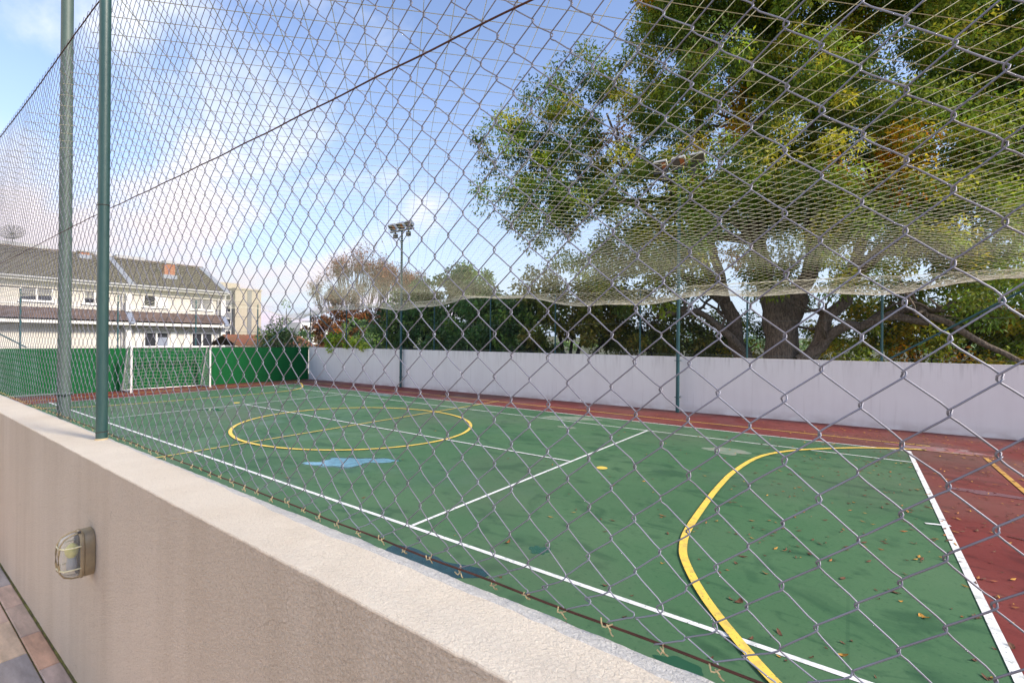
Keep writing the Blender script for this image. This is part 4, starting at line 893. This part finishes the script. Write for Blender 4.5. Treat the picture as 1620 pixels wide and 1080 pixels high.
# ------------------------------------------------------------------ trees
def pal(*c): return np.array(c)
P_BIG = pal((.15, .24, .024), (.22, .30, .026), (.10, .17, .022), (.34, .34, .028), (.17, .22, .026), (.07, .12, .02))
P_YEL = pal((.58, .38, .02), (.62, .27, .015), (.45, .36, .02))
P_EVER = pal((.062, .140, .032), (.085, .180, .036), (.14, .23, .036), (.050, .105, .028))
P_OLIVE = pal((.11, .145, .022), (.16, .18, .022), (.20, .18, .028), (.08, .11, .02))
P_BROWN = pal((.24, .10, .035), (.30, .13, .03), (.17, .075, .035), (.12, .07, .03))
P_RIGHT = pal((.20, .26, .022), (.29, .31, .025), (.12, .17, .02), (.45, .35, .022))
P_VINE = pal((.28, .42, .03), (.20, .33, .03), (.36, .46, .05))
def vnoise(P, s):
    return np.array([noise.noise(Vector((float(p[0]) * s, float(p[1]) * s, float(p[2]) * s))) for p in P])
def foliage(name, par, clumps, radii, per, ln, wd, pal_, accent=None, acc_p=0.0, mt=None, droop=.3, seed=1):
    g = np.random.default_rng(seed); C = np.asarray(clumps); n = len(C)
    cc = np.repeat(C, per, 0); rr = np.repeat(np.asarray(radii), per)
    d = g.normal(size=(n * per, 3)); d /= np.linalg.norm(d, axis=1)[:, None]
    r = g.random(n * per) ** .45 * rr
    pos = cc + d * r[:, None] * np.array([1, 1, .72])
    # leaf axis: outward + droop, random
    ax = d * .6 + g.normal(size=d.shape) * .6 + np.array([0, 0, -droop]); ax /= np.linalg.norm(ax, axis=1)[:, None]
    sd_ = np.cross(ax, g.normal(size=d.shape)); sd_ /= np.linalg.norm(sd_, axis=1)[:, None] + 1e-9
    L_ = (ln * g.uniform(.6, 1.3, n * per))[:, None]; W_ = (wd * g.uniform(.7, 1.2, n * per))[:, None]
    V = np.stack([pos, pos + ax * L_ * .45 + sd_ * W_, pos + ax * L_ + np.array([0, 0, -.02]), pos + ax * L_ * .45 - sd_ * W_], 1).reshape(-1, 3)
    F = np.arange(len(V)).reshape(-1, 4)
    ci = g.integers(0, len(pal_), n); base = pal_[ci]
    cl_b = g.uniform(.75, 1.3, (n, 1)); base = base * cl_b
    if accent is not None:
        am = vnoise(C, .33) + .35 * g.random(n) > (1 - acc_p); base[am] = accent[g.integers(0, len(accent), am.sum())]
    t = np.repeat(base, per, 0) * g.uniform(.7, 1.35, (n * per, 1)); t[:, 0] *= g.uniform(.8, 1.25, n * per)
    T = np.repeat(np.c_[t, np.ones(len(t))], 4, 0)
    return np_mesh(name, V, F, mt or M_leaf, par, smooth=False, tint=T)
def limb(mb, a, b, r0, r1, wob=.06, n=9, seed=0, sag=0.0, sides=9):
    a = np.array(a, float); b = np.array(b, float); L_ = np.linalg.norm(b - a); pts = []
    for i in range(n):
        t = i / (n - 1); p = a + (b - a) * t
        k = L_ * wob * math.sin(math.pi * t)
        p = p + k * np.array([noise.noise(Vector((t * 3 + seed, 0, 1))), noise.noise(Vector((t * 3, seed, 2))), noise.noise(Vector((t * 3, 5, seed))) + sag * 2]) * 2
        pts.append(p)
    rr = np.linspace(r0, r1, n)
    mb.tube(pts, rr, sides, cap=False); return pts
def blob_points(lobes, per_m3, seed, hole=.0, hs=.5, surf=.5):
    g = np.random.default_rng(seed); C = []
    for (c, rad) in lobes:
        rad = np.array(rad); vol = 4.19 * rad.prod(); n = max(6, int(vol * per_m3))
        d = g.normal(size=(n, 3)); d /= np.linalg.norm(d, axis=1)[:, None]
        p = np.array(c) + d * (g.random(n) ** (1 / 3 * (1 - surf) + .12)).reshape(-1, 1) * rad
        C.append(p)
    C = np.concatenate(C)
    if hole: C = C[vnoise(C, hs) > -1 + hole * 1.0]
    return C
def lobe_px(px, py, z, rpx, rd, ry=None):
    """a lobe whose centre sits at a real distance z, radius given as seen from the terrace"""
    c = at(px, py, z); r = rpx / 746 * z; return (c, (r, r if rd is None else rd, (ry / 746 * z) if ry else r))

def big_tree():
    base = at(1235, 640, 17.6); base[2] = -.25
    t = empty('broad_tree', base, 'huge spreading green and yellow tree with a thick furrowed trunk behind the white wall', 'tree')
    tb = MB(); S = lambda px, py, z: at(px, py, z)
    fork = S(1238, 500, 17.7)
    p = [base, S(1232, 585, 17.6), S(1234, 555, 17.6), S(1237, 525, 17.6), fork, S(1241, 478, 17.7), S(1243, 462, 17.7)]
    tb.tube(p, [.85, .60, .53, .49, .45, .36, .16], 24)
    low = S(1236, 545, 17.65)
    # buttress flutes
    for k in range(7):
        a = k / 7 * 6.28; tb.tube([base + np.array([.98 * math.cos(a), .98 * math.sin(a), 0]), base + np.array([.50 * math.cos(a), .50 * math.sin(a), 1.4]), fork + np.array([.38 * math.cos(a), .38 * math.sin(a), -.1])], [.22, .15, .10], 8, cap=False)
    main = []
    def br(a, b, r0, r1, s, sag=0): main.append(limb(tb, a, b, r0, r1, .10, 10, s, sag, 12)); return b
    A = br(low, S(1200, 380, 18.0), .44, .24, 1); B = br(low, S(1290, 400, 17.4), .42, .24, 2)
    br(A, S(1010, 280, 19), .26, .08, 3, .3); br(A, S(1180, 130, 19), .30, .10, 4); br(A, S(1060, 120, 18), .22, .06, 5); br(A, S(900, 320, 20), .20, .05, 21, .2)
    br(B, S(1330, 150, 17), .3, .09, 6); br(B, S(1480, 230, 16), .28, .08, 7); br(B, S(1560, 90, 18), .2, .06, 8); br(B, S(1250, 60, 20), .2, .06, 22)
    C_ = br(S(1275, 590, 17.2), S(1345, 440, 16.6), .27, .18, 9); br(C_, S(1500, 300, 15.5), .26, .08, 10); br(C_, S(1400, 220, 18), .2, .07, 23)
    D1 = br(S(1262, 570, 17), S(1400, 500, 16), .19, .14, 11, .2); br(D1, S(1620, 575, 14), .14, .07, 12, .2); br(D1, S(1560, 470, 15), .12, .05, 24)
    # left leaning stem
    E0 = br(S(1190, 600, 18.4), S(1148, 480, 18.2), .36, .24, 13); br(E0, S(1030, 420, 18.5), .2, .07, 14, .3); br(E0, S(900, 290, 19.5), .18, .05, 15, .3); br(E0, S(1090, 250, 18), .2, .06, 16); br(E0, S(960, 180, 20), .16, .04, 25)
    br(S(1190, 575, 18), S(1040, 500, 17.5), .16, .08, 17, .5)
    # secondary branches
    rr = random.Random(3)
    for i, pth in enumerate(main[2:]):
        for k in range(4):
            a = pth[rr.randint(3, 8)]; dirn = np.array([rr.uniform(-1, 1), rr.uniform(-1, 1), rr.uniform(-.2, .9)]); limb(tb, a, np.array(a) + dirn * rr.uniform(1.4, 3.0), .07, .015, .12, 6, i * 7 + k, 0, 5)
    tb.build('trunk', M_bark, t, smooth=True)
    lobes = []
    spec = [  # px, py, z, r_px, depth radius
        (815, 235, 20, 50, 2.2), (800, 315, 20, 36, 1.8), (850, 350, 19.5, 42, 1.8), (870, 200, 20, 55, 2.2), (925, 150, 20, 55, 2.4), (960, 230, 20, 65, 2.6), (880, 280, 20, 55, 2.2), (920, 340, 19, 55, 2.0), (1000, 160, 20, 60, 2.4),
        (1060, 90, 20, 60, 2.6), (1080, 20, 20, 65, 2.8), (1100, 180, 19, 60, 2.4), (1160, 60, 19, 90, 3.0), (1180, 170, 19, 70, 2.6), (1010, 400, 18.5, 60, 2.0), (940, 410, 19, 45, 1.8),
        (1080, 440, 18, 45, 1.6), (1110, 360, 18.5, 60, 1.8), (1040, 300, 19, 50, 1.6),
        (1200, 270, 18, 75, 2.4), (1260, 180, 18, 80, 2.8), (1280, 60, 18, 100, 3.2), (1200, 370, 17.5, 55, 1.8), (1290, 330, 17, 70, 2.2), (1360, 250, 17, 80, 2.6), (1370, 130, 18, 90, 3.0), (1400, 10, 18, 110, 3.2),
        (1440, 340, 16, 80, 2.2), (1400, 420, 16, 55, 1.6), (1480, 230, 16, 90, 2.6), (1500, 110, 17, 95, 3.0), (1540, 0, 17, 110, 3.2), (1540, 360, 15.5, 80, 2.2), (1590, 250, 16, 90, 2.6), (1620, 120, 16.5, 100, 3.0),
        (1480, 440, 15.5, 50, 1.5), (1680, 340, 16, 100, 2.6), (1700, 200, 16, 110, 3), (1720, 40, 16, 120, 3.2), (1250, -70, 18, 130, 3.5), (1450, -100, 18, 140, 3.5), (1100, -70, 19, 100, 3), (1650, -90, 17, 130, 3.4), (1820, 150, 16, 140, 3), (1850, 350, 16, 110, 2.4), (1330, -220, 18, 160, 3.5), (1550, -230, 18, 160, 3.5),
        (1230, 430, 19.5, 60, 1.2), (1500, 560, 18, 70, 1.4),
        (1130, 300, 16.5, 45, 1.0), (1200, 330, 16, 50, 1.0), (1290, 400, 15.6, 42, .9), (1370, 400, 15.5, 50, 1.0), (1240, 230, 15.5, 60, 1.1), (1330, 310, 15, 55, 1.0), (1010, 340, 17.5, 45, 1.0), (1440, 180, 15, 70, 1.2), (1070, 250, 17, 45, 1.1), (1160, 420, 20, 40, 1.2), (1120, 110, 17, 60, 1.3), (1300, 130, 15.5, 70, 1.3), (1170, 380, 19.5, 60, 1.2), (1100, 300, 15.5, 40, .8), (1180, 250, 15, 50, .9), (1240, 320, 14.6, 45, .8), (1310, 380, 14.5, 45, .8), (1380, 330, 14.5, 50, .9), (1460, 400, 14.5, 50, .9), (1540, 440, 14.5, 50, .9), (1600, 470, 14.5, 45, .8), (1560, 300, 14, 60, 1.0), (1050, 420, 17, 35, .8), (1210, 450, 16, 30, .6), (1350, 200, 14.5, 60, 1.0), (1500, 330, 14, 50, .9),
        (1060, 370, 21.5, 70, 1.2), (1150, 330, 22, 80, 1.2), (1240, 350, 22, 75, 1.2), (1330, 360, 21.5, 75, 1.2), (1420, 370, 21, 75, 1.2), (1520, 430, 20, 70, 1.2), (1590, 400, 19.5, 60, 1.2), (1360, 450, 21.5, 40, 1.0), (1080, 400, 16.2, 38, .8), (1150, 430, 16, 30, .6), (1250, 410, 15.5, 36, .8), (1310, 440, 15.5, 30, .7), (1400, 440, 15, 38, .8), (1170, 340, 15.4, 42, .8), (1300, 250, 14.8, 50, .9), (980, 460, 18, 30, .8), (1260, 470, 22, 30, .7), (1120, 480, 22, 34, .8), (1040, 180, 17.5, 50, 1.2), (990, 270, 17.5, 45, 1.1), (1500, 200, 14.5, 60, 1.0), (1090, 340, 16, 36, .8), (1130, 390, 16, 34, .8), (1050, 460, 17, 32, .7), (1200, 400, 15.4, 34, .7), (1340, 360, 14.6, 40, .8), (1420, 290, 14.2, 50, .9), (1290, 290, 15, 40, .8), (1185, 520, 21, 26, .6), (1290, 520, 21, 26, .6), (960, 380, 18, 40, .9), (900, 400, 18.5, 30, .7)]
    for s in spec: lobes.append(lobe_px(*s))
    C = blob_points(lobes, 1.75, 11, hole=.80, hs=.42, surf=.55)
    g = np.random.default_rng(5); rad = g.uniform(.38, .80, len(C))
    foliage('crown', t, C, rad, 150, .17, .032, P_BIG, P_YEL, .32, M_leaf, .35, 3)
    
big_tree()

def simple_tree(name, label, base, stems, lobes, dens, per, ln, wd, palette, seed, mt=None, accent=None, acc=.2, bark=None, crad=(.3, .7), hole=.6, hs=.6, group=None, cat='tree', tr=.16):
    t = empty(name, base, label, cat, group); base = np.array(base); tb = MB()
    top = np.mean([l[0] for l in lobes], 0) if lobes else base + (0, 0, 3)
    for k in range(stems):
        q = base + np.array([math.cos(k * 2.4) * .25, math.sin(k * 2.4) * .25, 0]) * (k > 0)
        for j, (c, r) in enumerate(lobes):
            if j % stems != k: continue
            mid = q * .5 + np.array(c) * .5; mid[:2] = q[:2] * .6 + np.array(c)[:2] * .4
            tb.tube([q, q * .7 + mid * .3, mid, np.array(c)], [tr * (1.3 if j < stems else .9), tr, tr * .6, tr * .2], 8, cap=False)
    if not lobes: tb.tube([base, base + (0, 0, 1)], tr, 8)
    tb.build('trunk', bark or M_darkbark, t, smooth=True)
    C = blob_points(lobes, dens * 2.1, seed, hole, hs, .5); C = C[C[:, 2] > 0.1]
    rad = np.random.default_rng(seed).uniform(*crad, len(C))
    foliage('crown', t, C, rad, int(per * 1.9), ln, wd * 1.2, palette, accent, acc, mt or M_dleaf, .3, seed)
    return t
def gb(px, z): p = at(px, 540, z); p[2] = -.25; return p
simple_tree('evergreen_tree', 'dark evergreen tree with a pointed crown, left of the cluster behind the wall', gb(690, 31), 2, [lobe_px(735, 447, 31, 42, 2.2), lobe_px(705, 480, 31, 50, 2.4), lobe_px(655, 500, 30, 42, 2.2), lobe_px(625, 525, 29, 34, 2), lobe_px(740, 510, 30, 55, 2.4), lobe_px(680, 545, 29, 50, 2), lobe_px(750, 560, 29, 50, 2)], 1.5, 48, .26, .05, P_EVER, 21, hole=.9)
simple_tree('evergreen_tree', 'dark drooping evergreen close behind the wall, between two fence posts left of centre', gb(800, 26), 2, [lobe_px(770, 500, 26, 42, 2), lobe_px(820, 500, 25, 42, 2), lobe_px(800, 545, 24, 55, 2), lobe_px(850, 535, 24, 45, 1.8), lobe_px(730, 545, 25, 45, 1.8)], 1.7, 48, .26, .05, P_EVER, 22, hole=.9)
simple_tree('olive_green_tree', 'bushy olive green tree behind the far wall in the middle of the view', gb(900, 24), 2, [lobe_px(870, 460, 24, 45, 1.8), lobe_px(910, 500, 23, 48, 1.8), lobe_px(880, 550, 22.5, 50, 1.8), lobe_px(950, 470, 23, 45, 1.8), lobe_px(955, 540, 22, 50, 1.8)], 1.7, 48, .22, .042, P_OLIVE, 23, accent=P_BROWN, acc=.2, hole=.9)
simple_tree('olive_green_tree', 'brownish olive tree behind the far wall just left of the teal floodlight pole', gb(1040, 22), 2, [lobe_px(1010, 500, 22, 50, 1.8), lobe_px(1060, 515, 22, 45, 1.8), lobe_px(1030, 555, 21, 50, 1.6), lobe_px(1110, 555, 21, 50, 1.5), lobe_px(1130, 530, 22, 38, 1.2)], 1.5, 46, .20, .04, P_OLIVE, 24, accent=P_BROWN, acc=.3, hole=.8)
simple_tree('yellow_green_tree', 'low yellow green tree behind the far wall at the right edge', gb(1480, 19), 2, [lobe_px(1400, 500, 18.5, 55, 1.6), lobe_px(1340, 540, 18.5, 50, 1.5), lobe_px(1470, 490, 18, 60, 1.6), lobe_px(1450, 550, 18, 60, 1.6), lobe_px(1550, 520, 17.5, 60, 1.6), lobe_px(1620, 500, 17, 70, 1.6), lobe_px(1570, 580, 17, 60, 1.4), lobe_px(1700, 520, 17, 80, 1.6), lobe_px(1650, 570, 17, 70, 1.6)], 1.4, 46, .18, .036, P_RIGHT, 25, mt=M_leaf, accent=P_YEL, acc=.4, hole=.75, bark=M_darkbark)
simple_tree('leafy_shrub', 'green shrub at the foot of the big tree trunk', gb(1290, 16.5 + 2), 1, [lobe_px(1300, 560, 18.4, 30, .8), lobe_px(1170, 575, 19.5, 35, .8)], 3.5, 40, .14, .03, P_RIGHT, 26, mt=M_leaf, cat='shrub')
simple_tree('green_tree', 'round green tree seen over the green wall right of the apartment block', gb(440, 29), 1, [lobe_px(440, 527, 29, 22, .9), lobe_px(425, 519, 29, 12, .6), lobe_px(452, 520, 29, 15, .7), lobe_px(425, 545, 28.5, 16, .6), lobe_px(472, 540, 28.5, 15, .6), lobe_px(455, 545, 28.5, 18, .6)], 4.5, 40, .16, .032, P_EVER + .015, 27, hole=.9)
simple_tree('spiky_conifer', 'thin dark conifer top standing above the round green tree', gb(453, 56), 1, [lobe_px(453, 505, 56, 8, .6, 14), lobe_px(453, 488, 56, 4, .4, 10), lobe_px(441, 498, 56, 4, .3, 6)], 4, 30, .3, .05, P_EVER, 28, hole=1)
simple_tree('rusty_brown_tree', 'rusty orange brown tree seen over the corner where green and white walls meet', gb(515, 48), 1, [lobe_px(505, 520, 48, 20, 1.5), lobe_px(530, 510, 50, 24, 1.8), lobe_px(525, 540, 47, 24, 1.6), lobe_px(570, 510, 50, 26, 1.8), lobe_px(600, 505, 52, 28, 1.8), lobe_px(640, 500, 52, 22, 1.6)], 1.1, 40, .30, .06, P_BROWN, 29, mt=M_leaf, hole=.85, accent=P_EVER + .02, acc=.35)
simple_tree('dark_green_tree', 'dark green bush between the rusty tree and the bare trees', gb(575, 42), 1, [lobe_px(560, 530, 42, 24, 1.5), lobe_px(595, 535, 40, 26, 1.6), lobe_px(475, 540, 44, 16, 1.2)], 1.7, 40, .28, .055, P_EVER + .008, 30, hole=.95)
# trailing plant at the wall corner
def vine():
    t = empty('trailing_plant', (-23, 15.75, 1.87), 'bright green leafy plant spilling over the far wall near the corner', 'plant')
    C = []; b = MB()
    for (px, py) in ((517, 535), (523, 532), (530, 535), (527, 545), (535, 530), (542, 533), (556, 540), (563, 538), (568, 545), (575, 548), (524, 552), (520, 545), (548, 545)):
        d = at(px, py, 1) - CAM; tt = (15.7 + .0) / d[1] * 1.0; p = CAM + d * tt; p[1] += .1; C.append(p); b.tube([(p[0], p[1] + .2, 1.6), p], .012, 5)
    b.build('stems', M_darkbark, t)
    foliage('leaves', t, C, np.full(len(C), .28), 90, .17, .045, P_VINE, None, 0, M_vine, .8, 40)
vine()
# nearly bare trees with sparse brown leaves
def bare_tree(px, z, hpx, label, seed, wpx=50):
    base = gb(px, z); t = empty('bare_tree', base, label, 'tree', 'nearly bare trees beyond the corner'); g = random.Random(seed); b = MB(); tips = []
    topz = (540 - hpx) / 746 * z + H
    def grow(p, d, ln, r, lev):
        q = p + d * ln; pts = [p, (p + q) / 2 + np.array([g.uniform(-.05, .05) * ln, g.uniform(-.05, .05) * ln, 0]), q]
        b.tube(pts, [r, r * .8, r * .6], 5, cap=False)
        if lev == 0 or q[2] > topz: tips.append(q); tips.append((p + q) / 2); return
        for _ in range(3 if lev > 2 else 3):
            nd = d + np.array([g.uniform(-.27, .27), g.uniform(-.27, .27), g.uniform(.05, .35)]); nd /= np.linalg.norm(nd); grow(q, nd, ln * g.uniform(.72, .92), r * .62, lev - 1)
    Ht = topz + .3
    for k in range(3):
        a = k * 2.1 + seed; p0 = base + np.array([math.cos(a), math.sin(a), 0]) * .1
        grow(p0, np.array([math.cos(a) * .16, math.sin(a) * .16, 1.0]) / 1.03, Ht * .25, .12, 5)
    b.build('trunk', M_palebark, t)
    C = np.array(tips); sel = np.random.default_rng(seed).random(len(C)) < .8; C = C[sel]
    foliage('crown', t, C, np.full(len(C), .5), 3, .17, .055, pal((.27, .12, .07), (.20, .09, .055), (.32, .17, .10)), None, 0, M_leaf, .5, seed)
bare_tree(566, 50, 410, 'tallest of the nearly bare trees, with a pointed top of sparse brown leaves', 2)
bare_tree(603, 54, 428, 'nearly bare brown tree in the middle of the group, left of the floodlight pole', 5)
bare_tree(648, 52, 435, 'smaller nearly bare tree right behind the floodlight pole', 8)
bare_tree(533, 52, 455, 'low nearly bare tree at the left of the group over the wall corner', 13)
# far wooded slope
def wood():
    g = np.random.default_rng(77); C = []
    for i in range(900):
        px = g.uniform(-900, 2400); z = g.uniform(110, 190); p = at(px, 540, z); p[2] = g.uniform(0, 4.0 + 2.5 * math.sin(px * .013)); C.append(p)
    o = foliage('far_wood', None, C, g.uniform(1.5, 3.4, len(C)), 36, 1.1, .35, P_EVER + .03, None, 0, M_dleaf, .2, 78); tag(o, 'far wooded slope on the skyline beyond the houses', 'wood', kind='stuff')
wood()
print('done')
